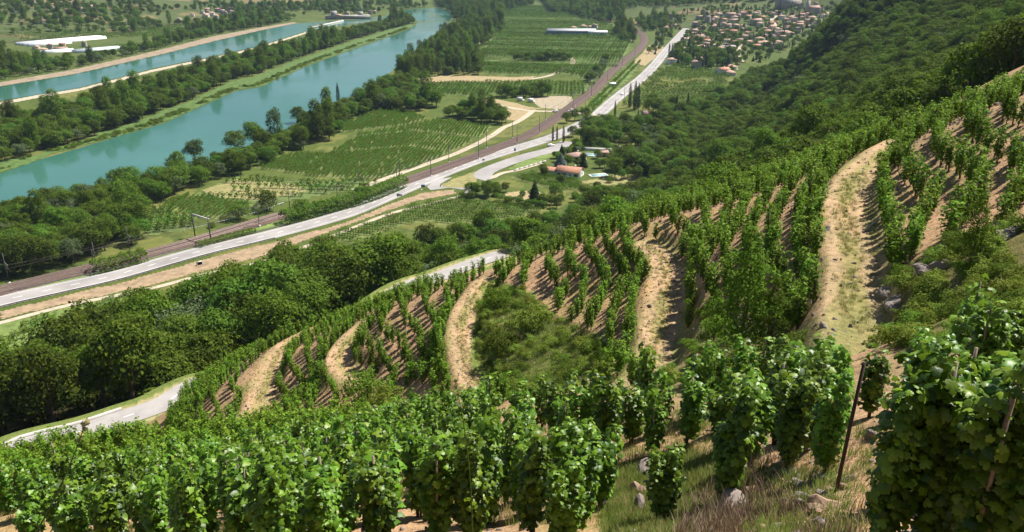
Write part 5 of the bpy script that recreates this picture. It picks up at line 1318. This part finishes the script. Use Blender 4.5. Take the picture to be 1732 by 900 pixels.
# vehicles
CARW = plain('white_car_paint', (0.78, 0.78, 0.78), .25, .02, 1); CARD = plain('dark_car_paint', (0.05, 0.06, 0.08), .25, .02, 1); RUB = plain('tyre_rubber', (0.02, 0.02, 0.02), .9, .1, 1); LAMPM = plain('lamp_glass', (0.6, 0.6, 0.58), .1, .02, 1)
def car_body(paint, L_=4.2, W_=1.75, van=False):
    prof = [(-L_/2, .35), (-L_/2, .85), (-L_*.46, .95), (-L_*.40, 1.42 if not van else 1.85), (L_*.10, 1.46 if not van else 1.88), (L_*.27, .98), (L_*.47, .82), (L_/2, .6), (L_/2, .32)]
    m = MB(); V = []; n = len(prof)
    for sy, ins in ((-1, 0), (1, 0)):
        for x, z in prof: V.append((x, sy * (W_ / 2 - (.16 if z > 1.2 else 0)), z))
    F = [tuple(range(n))[::-1], tuple(range(n, 2 * n))] + [(i, (i + 1) % n, n + (i + 1) % n, n + i) for i in range(n)]
    m.add(V, F); return m.mesh('body', paint)
def vehicle(x, y, z, rz, paint, label, van=False, box=False):
    nm = 'van' if (van or box) else 'car'
    o = link(nm, None, None, (x, y, z), (0, 0, rz)); tag(o, label, nm)
    link('body', car_body(paint, 4.2 if not box else 5.6, 1.75 if not box else 2.0, van or box), o)
    k = 1 if not box else 1.33; hh = 1.42 if not (van or box) else 1.85
    for sy in (-1, 1): link('side_window', MB().box(-.45, sy * (.80 if not box else .92), (hh + .95) / 2, 2.2, .06, hh - 1.08).mesh('side_window', GLASS), o)
    w = MB(); w.add([(4.2 * k * .27 + .01, -.72, 1.0), (4.2 * k * .27 + .01, .72, 1.0), (4.2 * k * .115, .66, hh), (4.2 * k * .115, -.66, hh)], [(0, 1, 2, 3)]); link('windscreen', w.mesh('windscreen', GLASS), o)
    for sx in (-1.3 * k, 1.3 * k):
        for sy in (-1, 1):
            wl = link('wheel', MB().tube([(sx, sy * .74, .32), (sx, sy * .93, .32)], .32, 14).mesh('wheel', RUB), o)
            link('rim', MB().tube([(sx, sy * .92, .32), (sx, sy * .945, .32)], .19, 10).mesh('rim', METAL), wl)
    for sy in (-1, 1): link('headlight', MB().box(2.06 * k, sy * .62, .72, .12, .3, .16).mesh('headlight', LAMPM), o)
    if box:
        link('cargo_box', MB().box(-.9, 0, 1.75, 4.2, 2.1, 2.3).mesh('cargo_box', CARW), o)
def heading(P, u):
    A_ = np.array(P); i = int(np.argmin(np.abs(proj(A_[:, 0], A_[:, 1], 0)[0] - u))); i = max(1, min(i, len(A_) - 2)); d = A_[i + 1] - A_[i - 1]; return math.atan2(d[1], d[0])
sm_ = smooth(SLIP, 5)
vehicle(*PZ(932, 247.5), .14, .55, CARW, 'white hatchback parked on the slip road below the cypresses')
vehicle(*PZ(966, 189.5), .3, 3.3, CARW, 'white van waiting on the road side of the level crossing', van=True)
vehicle(*PZ(939, 189.5), .3, 3.3, CARW, 'white car on the orchard side of the level crossing')
vehicle(*PZ(1052, 160.5), .16, heading(ROAD, 1052), CARW, 'small white car driving alone on the main road')
vehicle(*PZ(881, 171), .1, .1, CARW, 'white box van at the left in the farm yard', box=True)
vehicle(*PZ(899, 173), .1, .2, CARW, 'white box van at the right in the farm yard', box=True)
vehicle(*PZ(986, 189), .25, 3.0, CARD, 'dark car stopped between the crossing and the main road')
vehicle(*PZ(957, 302.5), .1, 2.9, CARD, 'dark car tucked under the tree at the front of the white house')
# level crossing barriers
for u, v, lab in ((944, 187, 'level crossing barrier on the orchard side of the tracks'), (973, 191, 'level crossing barrier on the road side of the tracks')):
    o = link('crossing_barrier', None, None, at(u, v), (0, 0, .3)); tag(o, lab, 'barrier')
    link('post', MB().box(0, 0, .6, .3, .3, 1.2).mesh('post', METAL), o); link('arm', MB().box(0, 0, 3.2, .12, .12, 5.0).mesh('arm', W_WHITE), o)
# garden trees and cypresses one can tell apart
IND = [
 ('cypress', 1065, 182, 1.43, 'tall cypress by the main road, leftmost of the row of three'), ('cypress', 1073.5, 187, 1.69, 'tallest cypress by the main road, in the middle of the row'), ('cypress', 1079, 184, 1.49, 'tall cypress by the main road, rightmost of the row of three'),
 ('cypress', 1040, 196, .85, 'lone cypress right at the road edge left of the long low house'), ('cypress', 1079, 204, .62, 'small cypress in front of the long low house, left of a pair'), ('cypress', 1086, 205, .68, 'small cypress in front of the long low house, right of a pair'), ('cypress', 1142, 198, 1.05, 'tall cypress right of the long low house'),
 ('cypress', 935, 238, .75, 'cypress above the parked white car, left one of three'), ('cypress', 942, 237, .72, 'cypress above the parked white car, middle one of three'), ('cypress', 953, 241, .85, 'cypress above the parked white car, right one of three'),
 ('cypress', 1286, 136, .8, 'solitary thin cypress at the edge of the hillside forest'), ('cypress', 573, 182, 1.45, 'tall dark poplar shaped cypress alone on the near river bank'),
 ('cypress', 798, 335, .62, 'dark cypress at the corner of the road vineyard'),
 ('conifer', 904, 342, 1.10, 'broad dark conifer in front of the road vineyard'), ('conifer', 987, 283, .80, 'dark conifer between the two red roofs'), ('conifer', 950, 262, .65, 'small dark conifer behind the blue cedar'),
 ('conifer', 1142, 205, .6, 'small dark pointed conifer by the long low house'), ('conifer', 1165, 92, 1.0, 'dark conifer beside the village road, left of a pair'), ('conifer', 1177, 94, 1.15, 'dark conifer beside the village road, right of a pair'), ('conifer', 1240, 93, 1.0, 'dark conifer at the bend of the village lane'),
 ('conifer', 1243, 40, 1.5, 'very tall dark conifer standing in the middle of the village'), ('conifer', 1320, 82, .9, 'dark conifer at the forest edge near the village'), ('conifer', 1292, 66, 1.0, 'dark conifer between the near village houses'),
 ('shrub', 783, 334, 1.4, 'round dark shrub at the corner of the road vineyard'), ('shrub', 1032, 309, 1.5, 'round shrub casting a shadow on the dry lawn'),
]
for kd, u, v, s, lab in IND:
    x, y = PZ(u, v); z = H1(x, y)
    var = 0
    place_tree(kd, var, x, y, s, 1.0, lab, {'cypress': 'cypress', 'conifer': 'conifer', 'shrub': 'shrub'}[kd], None)
x, y = PZ(948, 286); place_tree('conifer', 1, x, y, .95, 2.0, 'wide blue grey cedar beside the white house', 'conifer', None, sz=.78).scale = (1.45, 1.45, .9)
for u, v, D_t, s, k, lab in [(575,480,178,1.75,1,'huge dark oak left of a pair where the lane comes back into view'), (640,470,184,1.85,3,'huge rounded oak right of a pair where the lane comes back into view'), (535,480,185,1.45,0,'large tree left of the huge oaks beside the lane')]:
    x, y = B(u, v, D_t); place_tree('broad', k, x, y, s, u * .1, lab, 'tree', None)
for u, v, s, k, lab in [(918,294,.55,1,'dark clipped round tree at the left end of the white house'),(1051,304,.55,2,'round tree on the dry lawn'),(1040,300,1.1,2,'large bright tree right of the lower swimming pool'),(1078,303,.75,0,'broad tree at the right end of the dry lawn'),(1062,301,.6,2,'low leaning tree with its shadow on the dry lawn'),(948,312,.55,3,'tree standing in front of the white house'),
                     (940,338,.85,1,'round dark tree right of the broad conifer'),(805,333,.75,0,'bushy tree left in the dry garden by the junction'),(825,330,.8,0,'bushy tree in the middle of the dry garden by the junction'),(842,330,.55,1,'dark plum tree at the right of the dry garden'),(1010,268,.55,2,'small leafy tree between the two pools'),(1022,284,.55,2,'bushy tree above the lower pool'),
                     (330,275,1.35,3,'tallest round tree alone at the river edge'),(400,262,1.5,1,'big round tree left of a pair at the river edge'),(432,250,1.65,3,'big round tree right of a pair at the river edge'),(958,208,.8,1,'dark tree left of three below the level crossing'),(972,204,.85,3,'dark tree in the middle of three below the level crossing'),(990,203,.95,1,'dark tree right of three below the level crossing'),(505,208,1.2,1,'dark round tree at the river edge below the lone cypress'),(40,395,1.3,3,'large dark tree at the lower left river bank'),(205,400,1.5,1,'huge spreading dark tree beside the lower left river bank')]:
    x, y = PZ(u, v); place_tree('broad', k, x, y, s, u * .1, lab, 'tree', None)
# hedges
def hedge(name, UV, w, h, mat, label, n_per=170, size=.42):
    P, s_ = resample(smooth([PZ(u, v) for u, v in UV], 4), .5); N = normals2(P); r = np.random.default_rng(len(UV) + int(s_[-1])); n = int(s_[-1] * n_per)
    t = r.integers(0, len(P), n); a = r.uniform(0, math.pi, n); q = r.uniform(.8, 1.05, n)
    hh = h * (1 + .08 * np.sin(s_[t] * 1.9) + .06 * np.sin(s_[t] * .7))
    off = np.cos(a) * w / 2 * q; z = np.where(r.uniform(size=n) < .35, r.uniform(0, .8, n) * hh, (.55 + .45 * np.sin(a)) * hh * q)
    off = np.where(z < hh * .7, np.sign(off) * w / 2 * q, off)
    C_ = np.c_[P[t] + N[t] * off[:, None], z]; nn = unit(np.c_[N[t] * np.sign(off)[:, None] * np.abs(np.cos(a))[:, None], np.sin(a) + .2] + r.normal(size=(n, 3)) * .45)
    o0 = C_.mean(0) * [1, 1, 0]; V, F = leaves(C_ - o0, nn, size, 'quad', n)
    o = link(name, mesh(name, V, F, mat), None, (o0[0], o0[1], 0)); tag(o, label, 'hedge')
hedge('hedge', [(975,258),(985,249),(1003,246),(1022,250),(1034,260)], 3.5, 5.0, L_BRIGHT, 'tall curved clipped hedge enclosing the upper swimming pool')
hedge('hedge', [(962,262),(968,252),(978,250)], 2.5, 3.0, L_BRIGHT, 'short bright hedge at the left of the pool house')
hedge('hedge', [(838,340),(860,343),(890,349),(925,352)], 2.4, 3.4, L_BRIGHT, 'long bright lime green bamboo hedge in front of the dry garden')
hedge('hedge', [(800,158),(850,170),(900,166)], .1, .1, L_MID, 'x') if False else None
hedge('hedge', [(480,379),(520,368),(560,357),(600,346.5),(640,333),(682,315)], 6.5, 6.0, L_MID, 'long thick dark hedge between the railway and the main road', 170, .6)
hedge('hedge', [(158,462),(200,452.5),(246,440)], 5.5, 5.0, L_OAK, 'short thick hedge between railway and main road at the lower left', 170, .5)
hedge('hedge', [(335,418),(380,406),(430,393)], 3.5, 2.2, L_BRIGHT, 'low bright hedge between railway and main road, nearest the portal', 130, .4)
hedge('hedge', [(1190,160),(1215,158),(1240,154)], 3.0, 3.5, L_OAK, 'long dark clipped hedge in the gardens at the forest foot')
# haze over the whole valley
# ------------------------------------------------------------------ scrub, shrubs, stones and grass on the slope
def on(u, v): return tuple(px([(u, v)])[0])
SH = []
def shrub(u, v, s, var, label, sz=None, D=None):
    x, y = on(u, v) if D is None else B(u, v, D)
    place_tree('shrub', var, x, y, s, u * .3, label, 'shrub', None, sz=sz or s)
shrub(312, 716, 1.5, 0, 'round green shrub beside the bend of the lane'); shrub(292, 728, .9, 0, 'smaller green shrub left of the round shrub by the lane')
shrub(618, 688, 1.55, 2, 'dark dense shrub at the foot of the vine rows'); shrub(655, 690, 1.0, 1, 'low olive shrub beside the dark dense shrub')
shrub(940, 345, .01, 0, 'x') if False else None
# bramble thicket between the two tracks, and the scrub under the right-hand rows
def thicket(name, polyname, gap, s0, s1, meshes, label, cat, seed, thin=.0):
    Q = scatter_poly(POLY[polyname], gap, seed); r = np.random.default_rng(seed); Q = Q[r.uniform(size=len(Q)) > thin]; n = len(Q); s = r.uniform(s0, s1, n)
    stuff_scatter(name, np.c_[Q, H(Q[:, 0], Q[:, 1]) - .1], np.c_[s, s, s * r.uniform(.5, 1, n)], np.c_[r.normal(size=(n, 2)) * .15, r.uniform(0, 6.28, n)], r.integers(0, len(meshes), n), meshes, label, cat)
SB = [place_tree('shrub', k, *on(u, v), s, k, l, 'shrub', None) for k, u, v, s, l in ((0, 840, 520, .9, 'green shrub at the upper tip of the bramble thicket'), (1, 900, 560, 1.1, 'olive shrub in the middle of the bramble thicket'), (2, 845, 600, 1.0, 'dark shrub at the track side of the bramble thicket'))]
thicket('bramble_thicket', 'bramble', .85, .22, .50, [SB[1], SB[1], SB[0], SB[1]], 'sprawling green bramble thicket between two dirt tracks', 'thicket', 61, .38)
thicket('hillside_scrub', 'right_scrub', .9, .22, .5, [SB[1], SB[0], SB[1]], 'olive green scrub and brambles on the bank below the right hand rows', 'scrub', 62, .1)
thicket('gully_scrub', 'gully', 1.4, .25, .55, [SB[0], SB[1], SB[2]], 'mixed weeds and scrub in the gully below the tracks', 'scrub', 63, .35)
# the young tree in front of the middle rows
lb = [(0, 0, 1.5 + i * .55, .95 - .07 * i, .95 - .07 * i, .6) for i in range(9)] + [(math.cos(i * 2.4) * (1.5 - .1 * i), math.sin(i * 2.4) * (1.5 - .1 * i), .9 + i * .42, .62, .62, .5) for i in range(11)]
YC = crown_mesh('sapling_crown', L_MID, lb, 6500, .13, 501, .7); YT = trunk_mesh('sapling_trunk', 6.0, .09, lb, 4)
def sapling(u, v, s, label, sz=None):
    x, y = on(u, v); o = link('young_tree', None, None, (x, y, H1(x, y)), (0, 0, u), (s, s, sz or s)); tag(o, label, 'tree'); link('crown', YC, o); link('trunk', YT, o)
sapling(1250, 618, 1.12, 'tall airy young ash tree rising in front of the middle vine rows'); sapling(1205, 600, .6, 'short young tree at the left foot of the tall airy one'); sapling(1300, 600, .62, 'short young tree at the right foot of the tall airy one')
sapling(1638, 462, .5, 'thin sapling at the lower end of the right hand vine rows'); sapling(1010, 620, .35, 'tiny sapling at the right edge of the bramble thicket')
sapling(960, 470, .45, 'small bushy sapling among the vines above the bramble thicket')
# grasses
TD = [tuft_mesh('dry_grass', L_DRY, 40, .17, .15, 600 + k, .6) for k in range(2)]; TG = [tuft_mesh('green_grass', L_GRASS, 40, .17, .15, 610 + k, .7) for k in range(2)]; TH = tuft_mesh('dead_twigs', L_HEATH, 170, .26, .30, 620, .5)
def lone(nm, me_, u, v, s, label, cat):
    x, y = on(u, v); o = link(nm, me_, None, (x, y, H1(x, y)), (0, 0, u), (s, s, s)); tag(o, label, cat); return o
G = [lone('grass_tuft', TD[0], 1180, 850, 1.2, 'dry straw grass tuft between the two stakes in the clearing', 'grass tuft'), lone('grass_tuft', TD[1], 1165, 895, 1.1, 'straw coloured grass tuft at the bottom edge of the clearing', 'grass tuft'),
     lone('grass_tuft', TG[0], 1075, 880, 1.3, 'green grass tuft left of the clearing', 'grass tuft'), lone('grass_tuft', TG[1], 1060, 830, 1.2, 'green grass tuft above the left edge of the clearing', 'grass tuft'),
     lone('dead_bush', TH, 1300, 850, 1.6, 'brown dead heather bush behind the grey rock', 'dead bush')]
def scatter_pts(Q, s0, s1, kinds, meshes, nm, label, cat, seed):
    r = np.random.default_rng(seed); n = len(Q); s = r.uniform(s0, s1, n)
    stuff_scatter(nm, np.c_[Q, H(Q[:, 0], Q[:, 1])], np.c_[s, s, s * r.uniform(.7, 1.2, n)], np.c_[r.normal(size=(n, 2)) * .12, r.uniform(0, 6.28, n)], np.array(kinds)[r.integers(0, len(kinds), n)], meshes, label, cat)
Q = scatter_poly(fore_poly, .30, 71); Q = Q[np.hypot(Q[:, 0], Q[:, 1]) < 24]; Q = np.concatenate([Q, scatter_poly(fore_poly, .55, 74), scatter_poly(POLY['near_grass'], .12, 72), scatter_poly(POLY['dry_bush'], .3, 73)])
keep = (_vn(Q[:, 0], Q[:, 1], 2.2, 75) > -.2) & in_view(Q[:, 0], Q[:, 1], H(Q[:, 0], Q[:, 1]), 60); Q = Q[keep]
scatter_pts(Q, .6, 1.35, [0, 1, 2, 3, 2, 3], G[:4], 'vineyard_grass', 'tufts of green and straw dry grass on the ground of the near vineyard', 'grass', 76)
Q = scatter_poly(POLY['dry_bush'], .30, 77); Q = Q[_vn(Q[:, 0], Q[:, 1], 1.6, 70) > -.1]; scatter_pts(Q, .8, 1.5, [0, 1, 1, 1], [G[1], G[4]], 'dead_heather', 'tangled brown dead heather and straw around the grey rock', 'heather', 78)
Ql = []
for P, Zt, hw, bl in TR[:-1]:
    P_, _ = resample(P, .35); N_ = normals2(P_); r = np.random.default_rng(int(Zt[0] * 10))
    for k in range(6): Ql.append(P_ + N_ * r.normal(size=(len(P_), 1)) * (.3 if k < 3 else .9) + r.normal(size=(len(P_), 2)) * .15)
    for sd in (-1, 1): Ql.append(P_ + N_ * (sd * (hw + .8) + r.normal(size=(len(P_), 1)) * .5))
Q = np.concatenate(Ql); Q = Q[(_vn(Q[:, 0], Q[:, 1], 4, 79) > -.18) & (np.hypot(Q[:, 0], Q[:, 1]) > 25)]
scatter_pts(Q, .6, 1.3, [0, 1, 2, 0], [G[0], G[1], G[2]], 'track_grass', 'short grass growing along the middle and edges of the dirt tracks', 'grass', 80)
Q = np.concatenate([scatter_poly(hill_poly, 1.1, 81)]); Q = Q[(_vn(Q[:, 0], Q[:, 1], 6, 82) > .12)]
scatter_pts(Q, .6, 1.4, [0, 1, 2], [G[0], G[1], G[2]], 'hillside_grass', 'patches of weeds and dry grass between the vine rows of the slope', 'grass', 83)
# reeds and bushes of the island bank
Pb = [PZ(u, v) for u, v in [(-100,326),(0,289),(60,267),(160,239),(280,203),(400,150),(440,144),(520,108),(600,79),(660,59),(698,45)]]
Pq, _ = resample(smooth(Pb, 6), 1.6); Nq = normals2(Pq); r = np.random.default_rng(55); Q = np.concatenate([Pq + Nq * (o_ + r.normal(size=(len(Pq), 1)) * 1.5) for o_ in (1.0, 3.5)]); Q = Q[_vn(Q[:, 0], Q[:, 1], 14, 56) > -.2]
n = len(Q); s = r.uniform(.35, .95, n); stuff_scatter('bank_reeds', np.c_[Q, H(Q[:, 0], Q[:, 1]) + .1], np.c_[s * 1.3, s * 1.3, s * .9], np.c_[np.zeros((n, 2)), r.uniform(0, 6, n)], r.integers(0, 3, n), SB, 'low green reeds and bushes lining the island bank of the river', 'reeds')
Q = scatter_poly(POLY['bramble'], .32, 84); scatter_pts(Q, .9, 2.0, [2, 3, 2, 0], G[:4], 'bank_grass_tufts', 'long green and straw grass covering the bank between two dirt tracks', 'grass', 85)
# stones
def rock_mesh(name, seed, mat, n=2):
    import bmesh
    bm = bmesh.new(); bmesh.ops.create_icosphere(bm, subdivisions=n, radius=1); r = np.random.default_rng(seed); k = r.normal(size=(4, 3)); ph = r.uniform(0, 6, 4)
    for v in bm.verts:
        p = np.array(v.co); f = 1 + sum(.14 * math.sin(float(k[i] @ p) * 2.2 + ph[i]) for i in range(4)); p = p * f; p = np.round(p * 3.2) / 3.2 * .35 + p * .65; v.co = p * np.array([1.2, .85, .6])
    me = bpy.data.meshes.new(name); bm.to_mesh(me); bm.free(); me.materials.append(mat); return me
STONE = plain('schist_stone', (0.20, 0.165, 0.145), .95, .3, 3, bump=.6); STONE2 = plain('rusty_stone', (0.27, 0.18, 0.125), .95, .3, 3, bump=.6)
RM = [rock_mesh('stone', 701, STONE, 3), rock_mesh('stone', 702, STONE2, 2), rock_mesh('stone', 703, STONE, 2)]
def rock(u, v, s, k, label, D=None):
    x, y = on(u, v) if D is None else B(u, v, D); o = link('rock', RM[k], None, (x, y, H1(x, y) + s * .15), (.1, .2, u), (s, s, s)); tag(o, label, 'rock'); return o
RK = [rock(1236, 872, .32, 0, 'rounded grey rock beside the dead heather at the bottom'), rock(1083, 832, .24, 1, 'rusty brown stone left of the clearing'), rock(1098, 800, .26, 2, 'pale squared stone behind the grass of the clearing'),
      rock(1395, 862, .22, 1, 'reddish stone right of the dead heather'), rock(1512, 520, .55, 0, 'large grey rock outcrop on the bank beside the upper track'), rock(1500, 500, .35, 2, 'flat grey rock just above the large outcrop'), rock(1570, 462, .4, 0, 'grey rock ledge below the right hand rows'), rock(1598, 452, .45, 2, 'smaller grey rock right of the ledge')]
x1, y1 = on(1690, 405); rock(1700, 402, .55, 0, 'broad purple grey boulder at the right edge of the slope')
Q = np.concatenate([scatter_poly(hill_poly, .62, 91), scatter_poly(fore_poly, .7, 92), scatter_poly(POLY['dry_bush'], .34, 98)]); r = np.random.default_rng(93); Q = Q[(_vn(Q[:, 0], Q[:, 1], 5, 94) + .35 * r.normal(size=len(Q)) > -.05)]
n = len(Q); s = r.uniform(.03, .11, n) * np.where(r.uniform(size=n) > .95, 2, 1)
stuff_scatter('loose_stones', np.c_[Q, H(Q[:, 0], Q[:, 1])], np.c_[s, s, s], r.uniform(0, 6.28, (n, 3)) * [.2, .2, 1], r.integers(0, 3, n), [RK[0], RK[1], RK[2]], 'loose pale and rusty stones strewn over the bare vineyard soil', 'stones')
# bare stakes and a fallen pole
def stake(u, v, h, lean, label, D=None, R=.03, mat=STAKE):
    x, y = on(u, v) if D is None else B(u, v, D); o = link('vine_stake', MB().tube([(0, 0, -.3), (lean[0] * .5, lean[1] * .5, h * .5), (lean[0], lean[1], h)], [R, R * .95, R * .85], 7).mesh('vine_stake', mat), None, (x, y, H1(x, y))); tag(o, label, 'stake')
stake(1413, 832, 2.15, (.10, 0, 0), 'tall dark bare stake standing free in the clearing', mat=plain('dark_wood', (0.05, 0.035, 0.025), .9, .3, 9))
stake(1228, 800, 1.5, (.04, 0, 0), 'reddish bare stake leaning among vines behind the dead heather', mat=plain('red_wood', (0.20, 0.09, 0.05), .9, .3, 9))
stake(878, 790, 1.4, (0, 0, 0), 'bare stake standing out of the near vines in the middle')
stake(1340, 720, 1.2, (.02, 0, 0), 'short bare stake behind the clearing')
stake(1527, 490, 1.0, (0.02, 0, 0), 'thin rusty stake below the right hand rows', mat=plain('rust_iron', (0.22, 0.09, 0.04), .8, .2, 9), R=.02)
a, b = on(1459, 394), on(1488, 372); o = link('fallen_pole', MB().tube([(0, 0, .08), (b[0] - a[0], b[1] - a[1], H1(*b) - H1(*a) + .15)], [.05, .04], 7).mesh('fallen_pole', plain('bleached_wood', (0.5, 0.45, 0.38), .9, .2, 6)), None, (a[0], a[1], H1(*a))); tag(o, 'bleached fallen pole lying on the edge of the upper track', 'pole')
a = on(820, 845); o = link('broken_stake', MB().tube([(0, 0, 1.2), (.28, .1, 1.5)], [.035, .03], 6).mesh('broken_stake', plain('split_wood', (0.5, 0.46, 0.42), .9, .2, 6)), None, (a[0], a[1], H1(*a))); tag(o, 'pale split end of a stake poking out of the near leaves', 'stake')
# grass stalks close to the lens
def stalk(u0, v0, u1, v1, D, label, R=.0035):
    P = []
    for t in np.linspace(0, 1, 9):
        u, v = u0 + (u1 - u0) * t + 14 * math.sin(t * 2.4), v0 + (v1 - v0) * t; d = ray(u, v); k = D / math.hypot(d[0], d[1]); P.append((d[0] * k, d[1] * k, CAMZ + d[2] * k))
    base = P[0]; g = H1(base[0], base[1]); P = [(base[0] - .03, base[1], g - .02)] + P
    o = link('grass_stalk', None, None, (base[0], base[1], g)); tag(o, label, 'grass stalk')
    Pl = [(p[0] - base[0], p[1] - base[1], p[2] - g) for p in P]
    link('stem', MB().tube(Pl, [R * (1 - .06 * i) for i in range(len(Pl))], 6).mesh('stem', L_GRASS), o)
    r = np.random.default_rng(int(u0)); C_ = np.array(Pl[-2]) + (np.array(Pl[-1]) - np.array(Pl[-2])) * r.uniform(-.3, 1, (26, 1)) + r.normal(size=(26, 3)) * .006
    V, F = leaves(C_, r.normal(size=(26, 3)), .02, 'quad', 3); link('seed_head', mesh('seed_head', V, F, L_DRY), o)
stalk(800, 930, 760, 640, 2.9, 'thin green grass stalk rising close to the lens in the middle'); stalk(45, 930, 138, 705, 2.9, 'thin green grass stalk leaning right close to the lens at the lower left')
# ------------------------------------------------------------------ the hazy air of the valley
HB = MB(); top_ = float(V_MAX) + 3
HB.box(0, 0, (top_ - 1.5) / 2, 12600, 12600, top_ + 1.5)
hm = bpy.data.materials.new('haze'); hm.use_nodes = True; t_ = hm.node_tree; t_.nodes.remove(t_.nodes['Principled BSDF'])
pv = t_.nodes.new('ShaderNodeVolumePrincipled'); pv.inputs['Density'].default_value = 0.00005; pv.inputs['Color'].default_value = (0.55, 0.75, 1.0, 1); pv.inputs['Anisotropy'].default_value = 0.2
t_.links.new(pv.outputs[0], t_.nodes['Material Output'].inputs['Volume'])
o = link('haze', HB.mesh('haze', hm)); tag(o, 'thin pale blue haze filling the valley air', 'haze', kind='stuff')
